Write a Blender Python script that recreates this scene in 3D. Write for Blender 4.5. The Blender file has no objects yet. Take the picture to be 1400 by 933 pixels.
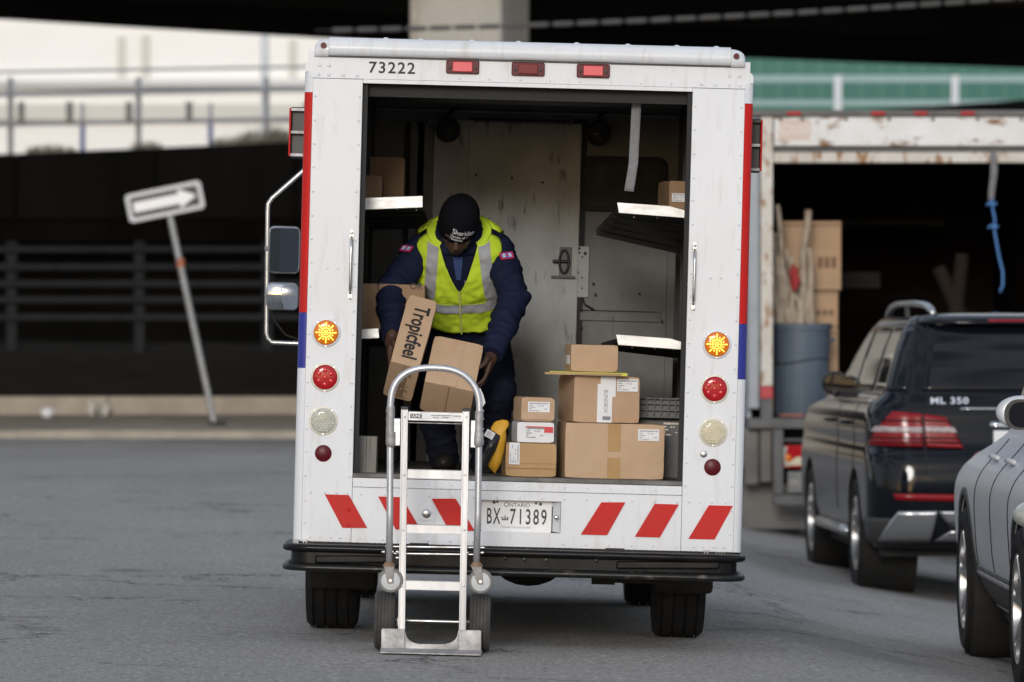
import bpy, bmesh, math, random
from mathutils import Vector, Matrix, noise
import numpy as np
random.seed(7)
R = math.radians
scene = bpy.context.scene
col = scene.collection

# ------------------------------------------------------------------ camera
F, CXP, HY, CH = 7006.0, 700.0, 450.0, 1.36      # focal length in photo pixels, principal column, eye-level row, eye height
cam_d = bpy.data.cameras.new('camera')
cam = bpy.data.objects.new('camera', cam_d); col.objects.link(cam)
cam.location = (0, 0, CH)
cam.rotation_euler = (math.pi/2 - math.atan((466.5-HY)/F), 0, 0)
cam_d.sensor_width = 36.0
cam_d.lens = 36.0*F/1400.0
cam_d.clip_start, cam_d.clip_end = 0.5, 2000
cam_d.dof.use_dof = True
cam_d.dof.focus_distance = 22.0
cam_d.dof.aperture_fstop = 4.0
cam_d.dof.aperture_blades = 0
scene.camera = cam

# ------------------------------------------------------------------ sky and sun
SUN_EL, SUN_AZ = R(13), R(187)     # azimuth clockwise from +Y: behind the camera, to its left
world = bpy.data.worlds.new('World'); scene.world = world
world.use_nodes = True
wn, wl = world.node_tree.nodes, world.node_tree.links
for n in list(wn): wn.remove(n)
wo = wn.new('ShaderNodeOutputWorld'); bg = wn.new('ShaderNodeBackground')
sky = wn.new('ShaderNodeTexSky'); sky.sky_type = 'NISHITA'; sky.sun_disc = False
sky.sun_elevation = SUN_EL; sky.sun_rotation = SUN_AZ
sky.air_density = 1.0; sky.dust_density = 1.5; sky.ozone_density = 1.0
tcw = wn.new('ShaderNodeTexCoord'); mpw = wn.new('ShaderNodeMapping'); mpw.inputs['Scale'].default_value = (1.6, 1.6, 4.0)
nz = wn.new('ShaderNodeTexNoise'); nz.inputs['Scale'].default_value = 1.7; nz.inputs['Detail'].default_value = 6
rw = wn.new('ShaderNodeValToRGB'); rw.color_ramp.elements[0].position = 0.40; rw.color_ramp.elements[1].position = 0.58
mxw = wn.new('ShaderNodeMixRGB'); mxw.inputs[2].default_value = (7.2, 7.8, 8.9, 1)     # broken cloud cover
wl.new(tcw.outputs['Generated'], mpw.inputs[0]); wl.new(mpw.outputs[0], nz.inputs['Vector'])
wl.new(nz.outputs[0], rw.inputs[0]); wl.new(rw.outputs[0], mxw.inputs[0]); wl.new(sky.outputs[0], mxw.inputs[1])
wl.new(mxw.outputs[0], bg.inputs[0]); bg.inputs[1].default_value = 0.13
wl.new(bg.outputs[0], wo.inputs[0])
sun_d = bpy.data.lights.new('sun', 'SUN'); sun_d.energy = 1.5; sun_d.angle = R(12); sun_d.color = (1.0, 0.985, 0.965)
sun = bpy.data.objects.new('sun', sun_d); col.objects.link(sun)
sun_vec = Vector((math.sin(SUN_AZ)*math.cos(SUN_EL), math.cos(SUN_AZ)*math.cos(SUN_EL), math.sin(SUN_EL)))
sun.rotation_euler = (-sun_vec).to_track_quat('-Z', 'Y').to_euler()
sun.location = (0, 0, 30)
scene.view_settings.view_transform = 'Standard'
scene.view_settings.look = 'None'
scene.view_settings.exposure = -0.12
scene.view_settings.gamma = 1.0
scene.view_settings.use_curve_mapping = False
try:
    scene.cycles.use_denoising = True
    scene.cycles.max_bounces = 8
    scene.cycles.diffuse_bounces = 4
    scene.cycles.glossy_bounces = 4
except Exception: pass

# ------------------------------------------------------------------ helpers
def at(px, py, Y):                       # photo pixel -> world point at distance Y
    return Vector(((px-CXP)*Y/F, Y, CH-(py-HY)*Y/F))

def sstep(a, b, x):
    t = min(1, max(0, (x-a)/(b-a))); return t*t*(3-2*t)

def ground_z(x, y):                      # the lot falls to the right, the street side is level
    t = sstep(27, 56, y)
    xl = max(-8, min(8, x-0.0105))
    zl = (1-t)*(-0.0262*xl) + t*0.12
    if y < 12: zl *= sstep(-20, 12, y)
    zr = -0.0262*min(x, 6) - 0.12*min(3.5, max(0, x-1.1)) - 0.012*min(12, max(0, y-22))
    s = sstep(0.85, 1.9, x)
    return zl*(1-s) + zr*s

def prop(o, label=None, cat=None, group=None, kind=None):
    if label: o['label'] = label
    if cat: o['category'] = cat
    if group: o['group'] = group
    if kind: o['kind'] = kind
    return o

def empty(name, label=None, cat=None, group=None, mat=None, kind=None):
    o = bpy.data.objects.new(name, None); col.objects.link(o)
    o.empty_display_size = 0.1
    if mat is not None: o.matrix_world = mat
    return prop(o, label, cat, group, kind)

def link_mesh(name, me, parent=None, mat=None):
    o = bpy.data.objects.new(name, me); col.objects.link(o)
    if parent is not None: o.parent = parent
    if mat is not None and not me.materials: me.materials.append(mat)
    return o

class MB:
    """collects geometry, then links it as one mesh object"""
    def __init__(s): s.v, s.f = [], []
    def add(s, vs, fs):
        o = len(s.v); s.v += [tuple(v) for v in vs]; s.f += [tuple(i+o for i in f) for f in fs]; return s
    def box(s, x0, x1, y0, y1, z0, z1, M=None):
        vs = [Vector(p) for p in ((x0,y0,z0),(x1,y0,z0),(x1,y1,z0),(x0,y1,z0),(x0,y0,z1),(x1,y0,z1),(x1,y1,z1),(x0,y1,z1))]
        if M is not None: vs = [M @ v for v in vs]
        return s.add(vs, [(0,3,2,1),(4,5,6,7),(0,1,5,4),(1,2,6,5),(2,3,7,6),(3,0,4,7)])
    def bar(s, a, b, w, h, up=(0,0,1)):          # rectangular bar from a to b
        a, b = Vector(a), Vector(b); d = (b-a); L = d.length; d.normalize()
        up = Vector(up); sx = d.cross(up)
        if sx.length < 1e-5: sx = d.cross(Vector((0,1,0)))
        sx.normalize(); u = sx.cross(d)
        M = Matrix(((sx.x,d.x,u.x,a.x),(sx.y,d.y,u.y,a.y),(sx.z,d.z,u.z,a.z),(0,0,0,1)))
        return s.box(-w/2, w/2, 0, L, -h/2, h/2, M)
    def tube(s, pts, r, n=12, caps=True, closed=False):
        pts = [Vector(p) for p in pts]; rs = r if isinstance(r, (list, tuple)) else [r]*len(pts)
        m = len(pts); vs, fs = [], []
        prev = None
        for i, p in enumerate(pts):
            if closed: d = pts[(i+1) % m]-pts[i-1]
            else: d = pts[min(i+1, m-1)]-pts[max(i-1, 0)]
            d.normalize()
            if prev is None:
                ref = Vector((0,0,1)) if abs(d.z) < 0.9 else Vector((0,1,0))
                u = d.cross(ref).normalized()
            else:
                u = (prev - d*prev.dot(d)).normalized()
            prev = u; w = d.cross(u)
            for k in range(n):
                a = 2*math.pi*k/n
                vs.append(p + (u*math.cos(a)+w*math.sin(a))*rs[i])
        for i in range(m if closed else m-1):
            j = (i+1) % m
            for k in range(n):
                fs.append((i*n+k, i*n+(k+1)%n, j*n+(k+1)%n, j*n+k))
        if caps and not closed:
            fs.append(tuple(range(n-1, -1, -1))); fs.append(tuple((m-1)*n+k for k in range(n)))
        return s.add(vs, fs)
    def lathe(s, prof, c=(0,0,0), axis='y', n=32, caps=True):    # prof: list of (radius, along)
        c = Vector(c); vs, fs = [], []
        for r, h in prof:
            for k in range(n):
                a = 2*math.pi*k/n; q, w = r*math.cos(a), r*math.sin(a)
                vs.append(c + {'y': Vector((q, h, w)), 'z': Vector((q, w, h)), 'x': Vector((h, q, w))}[axis])
        for i in range(len(prof)-1):
            for k in range(n):
                f = (i*n+k, i*n+(k+1)%n, (i+1)*n+(k+1)%n, (i+1)*n+k)
                fs.append(f if axis != 'y' else f[::-1])
        if caps:
            fs.append(tuple(range(n))); fs.append(tuple((len(prof)-1)*n+k for k in range(n)))
        return s.add(vs, fs)
    def prism(s, poly, y0, y1, M=None):                           # polygon in x,z pushed from y0 to y1
        n = len(poly)
        vs = [Vector((p[0], y0, p[1])) for p in poly]+[Vector((p[0], y1, p[1])) for p in poly]
        if M is not None: vs = [M @ v for v in vs]
        fs = [tuple(range(n)), tuple(range(2*n-1, n-1, -1))]
        for i in range(n): fs.append((i, i+n, (i+1)%n+n, (i+1)%n))
        return s.add(vs, fs)
    def extrude_path(s, prof, pts_fn):                            # prof list of 2-D points, pts_fn(i_along)(p)->Vector
        return s
    def grid(s, fn, nu, nv):
        vs = [fn(i/nu, j/nv) for j in range(nv+1) for i in range(nu+1)]
        fs = [(j*(nu+1)+i, j*(nu+1)+i+1, (j+1)*(nu+1)+i+1, (j+1)*(nu+1)+i) for j in range(nv) for i in range(nu)]
        return s.add(vs, fs)
    def ellipsoid(s, c, r, M=None, nu=20, nv=12):
        c = Vector(c); vs, fs = [], []
        for j in range(nv+1):
            t = math.pi*j/nv
            for i in range(nu):
                a = 2*math.pi*i/nu
                p = Vector((r[0]*math.sin(t)*math.cos(a), r[1]*math.sin(t)*math.sin(a), r[2]*math.cos(t)))
                if M is not None: p = M @ p
                vs.append(c+p)
        for j in range(nv):
            for i in range(nu):
                fs.append((j*nu+i, (j+1)*nu+i, (j+1)*nu+(i+1)%nu, j*nu+(i+1)%nu))
        return s.add(vs, fs)
    def mesh(s, name):
        me = bpy.data.meshes.new(name); me.from_pydata(s.v, [], s.f); me.validate()
        bm = bmesh.new(); bm.from_mesh(me)
        bmesh.ops.remove_doubles(bm, verts=bm.verts, dist=1e-6)
        bmesh.ops.recalc_face_normals(bm, faces=bm.faces)
        bm.to_mesh(me); bm.free()
        return me
    def build(s, name, mat, parent=None, smooth=None, bevel=0, seg=2, M=None):
        me = s.mesh(name); o = link_mesh(name, me, parent, mat)
        if smooth is not None:
            me.shade_smooth()
            if smooth < 180: me.set_sharp_from_angle(angle=R(smooth))
        if bevel:
            b = o.modifiers.new('bevel', 'BEVEL'); b.width = bevel; b.segments = seg; b.limit_method = 'ANGLE'; b.angle_limit = R(40)
            b.harden_normals = False
            if smooth is None: me.shade_smooth(); me.set_sharp_from_angle(angle=R(35))
        if M is not None: o.matrix_local = M
        return o

def evaluated_mesh(o, name):
    dg = bpy.context.evaluated_depsgraph_get(); dg.update()
    me = bpy.data.meshes.new_from_object(o.evaluated_get(dg))
    me.name = name
    return me

def remeshed(mb, name, voxel, smooth_it=4, smooth_f=0.5):
    me = bpy.data.meshes.new(name+'_raw'); me.from_pydata(mb.v, [], mb.f); me.validate()
    o = bpy.data.objects.new(name+'_raw', me); col.objects.link(o)
    m = o.modifiers.new('r', 'REMESH'); m.mode = 'VOXEL'; m.voxel_size = voxel
    if smooth_it:
        sm = o.modifiers.new('s', 'SMOOTH'); sm.factor = smooth_f; sm.iterations = smooth_it
    out = evaluated_mesh(o, name)
    bpy.data.objects.remove(o); bpy.data.meshes.remove(me)
    out.shade_smooth()
    return out

def text_mesh(txt, size, bold=0.0, xs=1.0, extrude=0.0, space=1.0, align='CENTER'):
    cu = bpy.data.curves.new('lettering', 'FONT'); cu.body = txt; cu.size = size
    cu.offset = bold; cu.extrude = extrude; cu.space_character = space
    cu.align_x = align; cu.align_y = 'CENTER'; cu.resolution_u = 3
    o = bpy.data.objects.new('lettering', cu); col.objects.link(o)
    me = evaluated_mesh(o, 'lettering'); bpy.data.objects.remove(o); bpy.data.curves.remove(cu)
    me.materials.clear()
    if xs != 1.0:
        for v in me.vertices: v.co.x *= xs
    return me

def frame(o, xdir, ydir):                 # matrix whose local x = xdir, y = ydir, z = normal
    x = Vector(xdir).normalized(); z = x.cross(Vector(ydir)).normalized(); y = z.cross(x)
    o = Vector(o)
    return Matrix(((x.x,y.x,z.x,o.x),(x.y,y.y,z.y,o.y),(x.z,y.z,z.z,o.z),(0,0,0,1)))

def text(txt, size, mat, parent, M, bold=0.0, xs=1.0, space=1.0, align='CENTER', name='lettering', fit=None):
    me = text_mesh(txt, size, bold, xs, 0.0004, space, align)
    if fit:                                # stretch to a measured width and height, centred
        xs_ = [v.co.x for v in me.vertices]; ys_ = [v.co.y for v in me.vertices]
        x0, x1, y0, y1 = min(xs_), max(xs_), min(ys_), max(ys_)
        for v in me.vertices:
            v.co.x = (v.co.x-(x0+x1)/2)*fit[0]/(x1-x0)
            v.co.y = (v.co.y-(y0+y1)/2)*fit[1]/(y1-y0)
    o = link_mesh(name, me, parent, mat); o.matrix_local = M
    return o

# ------------------------------------------------------------------ materials
MATS = {}
def mat(name, base, rough=0.6, metal=0.0, var=None, vscale=6.0, vstretch=(1,1,1), vlo=0.35, vhi=0.7, detail=6.0,
        bump=0.0, bscale=60.0, bstretch=(1,1,1), rvar=0.0, coat=0.0, spec=0.5, var2=None, v2scale=30.0, v2lo=0.6, v2hi=0.75, v2stretch=(1,1,1),
        emit=None, estr=0.0, trans=0.0, ior=1.45, sheen=0.0, alpha=1.0):
    m = bpy.data.materials.new(name); m.use_nodes = True
    nt = m.node_tree; b = nt.nodes['Principled BSDF']
    b.inputs['Base Color'].default_value = (*base, 1); b.inputs['Roughness'].default_value = rough
    b.inputs['Metallic'].default_value = metal; b.inputs['Specular IOR Level'].default_value = spec
    b.inputs['Coat Weight'].default_value = coat; b.inputs['Coat Roughness'].default_value = 0.08
    b.inputs['Transmission Weight'].default_value = trans; b.inputs['IOR'].default_value = ior
    b.inputs['Sheen Weight'].default_value = sheen; b.inputs['Alpha'].default_value = alpha
    if emit: b.inputs['Emission Color'].default_value = (*emit, 1); b.inputs['Emission Strength'].default_value = estr
    tc = nt.nodes.new('ShaderNodeTexCoord')
    def nz(scale, stretch, det=6.0):
        mp = nt.nodes.new('ShaderNodeMapping'); mp.inputs['Scale'].default_value = stretch
        n = nt.nodes.new('ShaderNodeTexNoise'); n.inputs['Scale'].default_value = scale; n.inputs['Detail'].default_value = det
        n.inputs['Roughness'].default_value = 0.6
        nt.links.new(tc.outputs['Object'], mp.inputs[0]); nt.links.new(mp.outputs[0], n.inputs['Vector'])
        return n.outputs[0]
    def ramp(src, lo, hi):
        r = nt.nodes.new('ShaderNodeMapRange'); r.inputs[1].default_value = lo; r.inputs[2].default_value = hi; r.clamp = True
        nt.links.new(src, r.inputs[0]); return r.outputs[0]
    cur = None
    def mix(fac, a, bcol):
        x = nt.nodes.new('ShaderNodeMixRGB'); nt.links.new(fac, x.inputs[0])
        if a is None: x.inputs[1].default_value = (*base, 1)
        else: nt.links.new(a, x.inputs[1])
        x.inputs[2].default_value = (*bcol, 1); return x.outputs[0]
    if var is not None:
        f = ramp(nz(vscale, vstretch, detail), vlo, vhi); cur = mix(f, cur, var)
        if rvar:
            r = nt.nodes.new('ShaderNodeMapRange'); r.inputs[3].default_value = rough; r.inputs[4].default_value = min(1, max(0.02, rough+rvar))
            nt.links.new(f, r.inputs[0]); nt.links.new(r.outputs[0], b.inputs['Roughness'])
    if var2 is not None:
        cur = mix(ramp(nz(v2scale, v2stretch, 8.0), v2lo, v2hi), cur, var2)
    if cur is not None: nt.links.new(cur, b.inputs['Base Color'])
    if bump:
        bp = nt.nodes.new('ShaderNodeBump'); bp.inputs['Strength'].default_value = bump; bp.inputs['Distance'].default_value = 0.004
        nt.links.new(nz(bscale, bstretch, 4.0), bp.inputs['Height']); nt.links.new(bp.outputs[0], b.inputs['Normal'])
    MATS[name] = m
    return m

M_white = mat('van_white_paint', (0.69,0.71,0.745), 0.36, spec=.35, var=(0.63,0.645,0.67), vscale=1.6, vstretch=(1,1,0.5), var2=(0.47,0.455,0.42), v2scale=11, v2lo=0.54, v2hi=0.90, v2stretch=(2.2,1,.35), bump=0.05, bscale=5, coat=0.15)
M_red = mat('red_film', (0.52,0.014,0.012), 0.45, spec=.2, var=(0.46,0.022,0.018), vscale=5, bump=0.03, bscale=6)
M_blue = mat('blue_film', (0.018,0.025,0.26), 0.38, var=(0.03,0.04,0.22), vscale=5)
M_blackpaint = mat('bumper_black_paint', (0.006,0.006,0.008), 0.24, spec=.2, var=(0.010,0.010,0.011), vscale=9, rvar=0.10, var2=(0.11,0.075,0.05), v2scale=24, v2lo=0.68, v2hi=0.82, v2stretch=(0.5,1,2), bump=0.12, bscale=30)
M_scuffmetal = mat('scuffed_edge_metal', (0.012,0.012,0.012), 0.34, metal=0.1, spec=.35, var=(0.17,0.15,0.135), vscale=24, vlo=0.56, vhi=0.80, vstretch=(0.5,1,1), bump=0.25, bscale=60)
M_under = mat('underbody_black', (0.010,0.010,0.010), 0.85, var=(0.022,0.019,0.016), vscale=8, bump=0.2, bscale=30)
M_rubber = mat('tyre_rubber', (0.007,0.007,0.008), 0.78, spec=.25, var=(0.020,0.019,0.018), vscale=10, bump=0.25, bscale=50)
M_rubgrey = mat('pneumatic_tyre_grey', (0.040,0.039,0.038), 0.85, var=(0.075,0.072,0.066), vscale=14, bump=0.3, bscale=90)
M_alu = mat('aluminium', (0.58,0.585,0.60), 0.42, metal=0.6, var=(0.46,0.46,0.475), vscale=12, vstretch=(1,1,0.15), rvar=0.12, bump=0.05, bscale=120, bstretch=(1,1,0.05))
M_alutube = mat('aluminium_tube', (0.60,0.61,0.635), 0.34, metal=0.65, var=(0.48,0.49,0.51), vscale=14, rvar=0.15, bump=0.04, bscale=140)
M_cast = mat('cast_aluminium', (0.50,0.50,0.51), 0.55, metal=0.7, var=(0.30,0.29,0.28), vscale=16, rvar=0.2, bump=0.2, bscale=70, var2=(0.20,0.18,0.15), v2scale=40, v2lo=0.62, v2hi=0.8)
M_steel = mat('bright_steel', (0.60,0.60,0.60), 0.25, metal=1.0, var=(0.42,0.40,0.38), vscale=20, rvar=0.2)
M_shelf = mat('shelf_aluminium', (0.70,0.695,0.68), 0.36, metal=0.35, var=(0.66,0.65,0.63), vscale=14, vstretch=(1,1,3), rvar=0.2, bump=0.12, bscale=40, var2=(0.30,0.28,0.25), v2scale=55, v2lo=0.70, v2hi=0.8)
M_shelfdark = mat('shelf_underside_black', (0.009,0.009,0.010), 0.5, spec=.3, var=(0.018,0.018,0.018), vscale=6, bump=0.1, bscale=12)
M_intdark = mat('interior_grey_panel', (0.12,0.12,0.118), 0.7, var=(0.07,0.07,0.069), vscale=4)
M_bulk = mat('bulkhead_worn_beige', (0.47,0.48,0.475), 0.6, var=(0.31,0.312,0.302), vscale=4.5, vstretch=(1.1,1,0.8), var2=(0.07,0.065,0.055), v2scale=14, v2lo=0.585, v2hi=0.74, v2stretch=(1.9,1,0.45), bump=0.08, bscale=14)
M_bulkgrey = mat('bulkhead_worn_grey', (0.17,0.17,0.165), 0.6, var=(0.11,0.108,0.102), vscale=4, vstretch=(1.2,1,0.7), var2=(0.06,0.055,0.05), v2scale=20, v2lo=0.63, v2hi=0.76, v2stretch=(2,1,0.5), bump=0.1, bscale=20)
M_black = mat('black_plastic', (0.012,0.012,0.013), 0.42, var=(0.024,0.024,0.025), vscale=12)
M_rubberseal = mat('door_seal_black', (0.014,0.014,0.014), 0.7)
M_floor = mat('worn_floor_metal', (0.20,0.195,0.185), 0.6, metal=0.3, var=(0.10,0.095,0.085), vscale=14, vstretch=(0.4,1,1), rvar=0.2, var2=(0.05,0.045,0.04), v2scale=30, v2lo=0.6, v2hi=0.78, bump=0.3, bscale=50)
M_card = mat('cardboard', (0.48,0.325,0.21), 0.8, var=(0.43,0.285,0.18), vscale=7, vstretch=(1,1,1), bump=0.20, bscale=9, spec=0.2, var2=(0.36,0.235,0.145), v2scale=30, v2lo=.62, v2hi=.8)
M_card2 = mat('cardboard_pale', (0.51,0.355,0.235), 0.8, var=(0.46,0.315,0.20), vscale=6, bump=0.20, bscale=8, spec=0.2, var2=(0.40,0.27,0.17), v2scale=28, v2lo=.62, v2hi=.8)
M_card3 = mat('cardboard_ochre', (0.45,0.29,0.145), 0.78, var=(0.40,0.25,0.125), vscale=6, bump=0.06, bscale=25, spec=0.2)
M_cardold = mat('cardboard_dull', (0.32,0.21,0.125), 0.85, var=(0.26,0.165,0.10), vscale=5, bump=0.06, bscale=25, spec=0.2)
M_tape = mat('brown_parcel_tape', (0.43,0.265,0.115), 0.18, var=(0.37,0.22,0.09), vscale=12, coat=0.3)
M_tapeclear = mat('clear_parcel_tape', (0.52,0.365,0.245), 0.22, var=(0.48,0.32,0.20), vscale=14, bump=0.15, bscale=30, coat=0.3)
M_label = mat('label_paper', (0.76,0.76,0.77), 0.55, var=(0.70,0.70,0.71), vscale=10)
M_ink = mat('black_ink', (0.020,0.020,0.022), 0.6)
M_inkgrey = mat('grey_print', (0.22,0.22,0.235), 0.7)
M_inkbrown = mat('faint_brown_print', (0.20,0.125,0.075), 0.8)
M_whitebox = mat('white_carton', (0.74,0.74,0.74), 0.6, var=(0.68,0.68,0.68), vscale=8)
M_redprint = mat('red_print', (0.60,0.05,0.05), 0.5)
M_yellowboard = mat('yellow_board', (0.60,0.55,0.06), 0.6, var=(0.5,0.44,0.07), vscale=10)
M_woodraw = mat('raw_board', (0.42,0.30,0.17), 0.8, var=(0.33,0.22,0.12), vscale=20, vstretch=(0.3,1,3))
M_poly = mat('black_poly_film', (0.014,0.014,0.016), 0.20, bump=0.3, bscale=25)
M_mailer = mat('yellow_mailer_paper', (0.66,0.35,0.02), 0.48, var=(0.58,0.29,0.02), vscale=9, bump=0.45, bscale=22)
M_tote = mat('grey_tote_plastic', (0.115,0.12,0.125), 0.5, var=(0.085,0.088,0.092), vscale=6)
M_strap = mat('woven_strap', (0.20,0.20,0.205), 0.8, var=(0.14,0.14,0.142), vscale=16, bump=0.2, bscale=200)
M_lensred = mat('red_lens', (0.36,0.008,0.014), 0.15, coat=0.15, spec=0.4)
M_lensdark = mat('dark_red_lens', (0.085,0.004,0.009), 0.35, spec=.25)
M_lenspink = mat('red_reflector_insert', (0.62,0.045,0.06), 0.30, bump=0.1, bscale=200)
M_amber = mat('amber_lens', (0.58,0.145,0.006), 0.2, coat=0.1, emit=(1.0,0.30,0.02), estr=0.06)
M_amberled = mat('lit_amber_led', (1.0,0.70,0.10), 0.3, emit=(1.0,0.66,0.08), estr=2.2)
M_redled = mat('red_lens_dome', (0.50,0.015,0.022), 0.14, coat=0.2, emit=(1,0.03,0.02), estr=0.05)
M_clearlens = mat('ribbed_clear_lens', (0.50,0.52,0.46), 0.15, coat=0.5, var=(0.36,0.38,0.34), vscale=40)
M_clearwarm = mat('yellowed_clear_lens', (0.62,0.58,0.44), 0.15, coat=0.5, var=(0.50,0.46,0.34), vscale=40)
M_flange = mat('cream_lamp_flange', (0.74,0.71,0.62), 0.4, var=(0.64,0.60,0.50), vscale=20)
M_mirror = mat('mirror_glass', (0.50,0.53,0.58), 0.03, metal=1.0)
M_chrome = mat('chrome', (0.72,0.72,0.73), 0.10, metal=1.0)
M_satin = mat('satin_silver_trim', (0.42,0.425,0.44), 0.24, metal=0.9)
M_glassdark = mat('tinted_glass', (0.005,0.006,0.009), 0.03, spec=0.42)
M_carblack = mat('black_car_paint', (0.004,0.005,0.008), 0.07, coat=0.0, spec=0.34, var=(0.006,0.007,0.010), vscale=3)
M_carsilver = mat('silver_car_paint', (0.56,0.58,0.61), 0.40, metal=0.12, coat=0.2, var=(0.52,0.54,0.57), vscale=3)
M_carplastic = mat('dark_cladding', (0.030,0.030,0.031), 0.55, var=(0.045,0.044,0.042), vscale=10)
M_plate = mat('plate_white', (0.76,0.77,0.77), 0.35, var=(0.70,0.70,0.70), vscale=14)
M_plateink = mat('plate_navy_ink', (0.012,0.014,0.03), 0.4)
# ------------------------------------------------------------------ ground
def asphalt():
    m = bpy.data.materials.new('asphalt'); m.use_nodes = True
    nt = m.node_tree; N, L = nt.nodes, nt.links; b = N['Principled BSDF']
    b.inputs['Roughness'].default_value = 0.86; b.inputs['Specular IOR Level'].default_value = 0.35
    tc = N.new('ShaderNodeTexCoord')
    def noise_n(scale, det=4, rough=0.6, stretch=(1,1,1)):
        mp = N.new('ShaderNodeMapping'); mp.inputs['Scale'].default_value = stretch
        n = N.new('ShaderNodeTexNoise'); n.inputs['Scale'].default_value = scale; n.inputs['Detail'].default_value = det; n.inputs['Roughness'].default_value = rough
        L.new(tc.outputs['Object'], mp.inputs[0]); L.new(mp.outputs[0], n.inputs['Vector']); return n
    def rng(src, a, c, d=0.0, e=1.0):
        r = N.new('ShaderNodeMapRange'); r.inputs[1].default_value = a; r.inputs[2].default_value = c; r.inputs[3].default_value = d; r.inputs[4].default_value = e
        L.new(src, r.inputs[0]); return r.outputs[0]
    def mixc(f, a, c):
        x = N.new('ShaderNodeMixRGB'); L.new(f, x.inputs[0])
        for i, q in ((1, a), (2, c)):
            if isinstance(q, tuple): x.inputs[i].default_value = (*q, 1)
            else: L.new(q, x.inputs[i])
        return x.outputs[0]
    big = rng(noise_n(0.55, 6, 0.65, (1, 0.30, 1)).outputs[0], 0.36, 0.64)
    c = mixc(big, (0.240,0.226,0.209), (0.325,0.306,0.283))
    mid = rng(noise_n(2.2, 6, 0.65, (1, 0.25, 1)).outputs[0], 0.35, 0.72)
    c = mixc(mid, c, (0.285,0.268,0.248))
    st = rng(noise_n(0.8, 5, 0.7, (1, 0.3, 1)).outputs[0], 0.60, 0.72)          # pale worn patches
    c = mixc(st, c, (0.355,0.332,0.295))
    sp = noise_n(42, 4, 0.85, (1, .45, 1)); spk = rng(sp.outputs[0], 0.52, 0.68)
    c = mixc(spk, c, (0.54,0.515,0.48))
    dk = noise_n(34, 4, 0.85, (1,.45,1)); c = mixc(rng(dk.outputs[0], 0.54, 0.70), c, (0.085,0.081,0.076))
    tar = rng(noise_n(0.22, 4, 0.55, (1, 0.55, 1)).outputs[0], 0.60, 0.615)      # resurfaced patches
    tm_ = N.new('ShaderNodeMath'); tm_.operation = 'MULTIPLY'; tm_.inputs[1].default_value = 0.45; L.new(tar, tm_.inputs[0])
    c = mixc(tm_.outputs[0], c, (0.14,0.137,0.135))
    oil = rng(noise_n(1.1, 3, 0.5).outputs[0], 0.68, 0.76); om = N.new('ShaderNodeMath'); om.operation = 'MULTIPLY'; om.inputs[1].default_value = 0.5; L.new(oil, om.inputs[0])
    c = mixc(om.outputs[0], c, (0.07,0.068,0.066))
    # cracks
    wob = noise_n(1.4, 5, 0.7)
    va = N.new('ShaderNodeVectorMath'); va.operation = 'MULTIPLY_ADD'; va.inputs[1].default_value = (1.6,1.6,1.6)
    L.new(wob.outputs['Color'], va.inputs[0]); L.new(tc.outputs['Object'], va.inputs[2])
    vo = N.new('ShaderNodeTexVoronoi'); vo.feature = 'DISTANCE_TO_EDGE'; vo.inputs['Scale'].default_value = 0.33
    L.new(va.outputs[0], vo.inputs['Vector'])
    cr = rng(vo.outputs['Distance'], 0.0, 0.011, 1.0, 0.0)
    crm = N.new('ShaderNodeMath'); crm.operation = 'MULTIPLY'; L.new(cr, crm.inputs[0])
    L.new(rng(noise_n(0.5, 3).outputs[0], 0.44, 0.54), crm.inputs[1])
    c = mixc(crm.outputs[0], c, (0.055,0.054,0.052))
    L.new(c, b.inputs['Base Color'])
    bp = N.new('ShaderNodeBump'); bp.inputs['Strength'].default_value = 1.0; bp.inputs['Distance'].default_value = 0.012
    ad = N.new('ShaderNodeMath'); ad.operation = 'SUBTRACT'; L.new(sp.outputs[0], ad.inputs[0]); L.new(crm.outputs[0], ad.inputs[1])
    L.new(ad.outputs[0], bp.inputs['Height']); L.new(bp.outputs[0], b.inputs['Normal'])
    return m
M_asphalt = asphalt()

def axis_vals(breaks):
    out = []
    for a, b_, n in breaks: out += [a+(b_-a)*i/n for i in range(n)]
    out.append(breaks[-1][1]); return out
def ground_full(x, y):
    z = ground_z(x, y)
    t = sstep(44, 57, y); z = z*(1-t) + 0.12*t
    return z
gx = axis_vals([(-320,-40,6), (-40,-10,10), (-10,10,80), (10,40,10), (40,320,6)])
gy = axis_vals([(-300,-20,6), (-20,16,12), (16,46,90), (46,60,20), (60,140,10), (140,420,6)])
vs = [(x, y, ground_full(x, y)) for y in gy for x in gx]
n = len(gx)
fs = [(j*n+i, j*n+i+1, (j+1)*n+i+1, (j+1)*n+i) for j in range(len(gy)-1) for i in range(n-1)]
g = MB().add(vs, fs).build('ground', M_asphalt, smooth=180)
prop(g, 'grey cracked asphalt of the parking lot and street', 'asphalt', kind='structure')

# ------------------------------------------------------------------ kerb, pavement and bank beside the street
M_pave = mat('pavement_concrete', (0.36,0.31,0.25), 0.85, var=(0.25,0.21,0.165), vscale=1.5, var2=(0.12,0.105,0.085), v2scale=6, v2lo=0.6, v2hi=0.75, bump=0.2, bscale=20)
M_kerb = mat('kerb_concrete', (0.38,0.335,0.275), 0.8, var=(0.27,0.235,0.19), vscale=2.5, bump=0.2, bscale=25)
M_dirt = mat('bare_dirt', (0.040,0.033,0.026), 0.95, spec=.1, var=(0.022,0.019,0.016), vscale=2.5, bump=0.5, bscale=8)
kerb = empty('kerb', 'pale concrete kerb along the far side of the street', 'kerb', kind='structure')
pav = empty('pavement', 'tan concrete pavement behind the kerb beyond the street', 'pavement', kind='structure')
kme = MB().box(0, 1.795, 58.0, 58.3, -0.1, 0.085).mesh('kerb_stone')
kme.materials.append(M_kerb)
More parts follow.
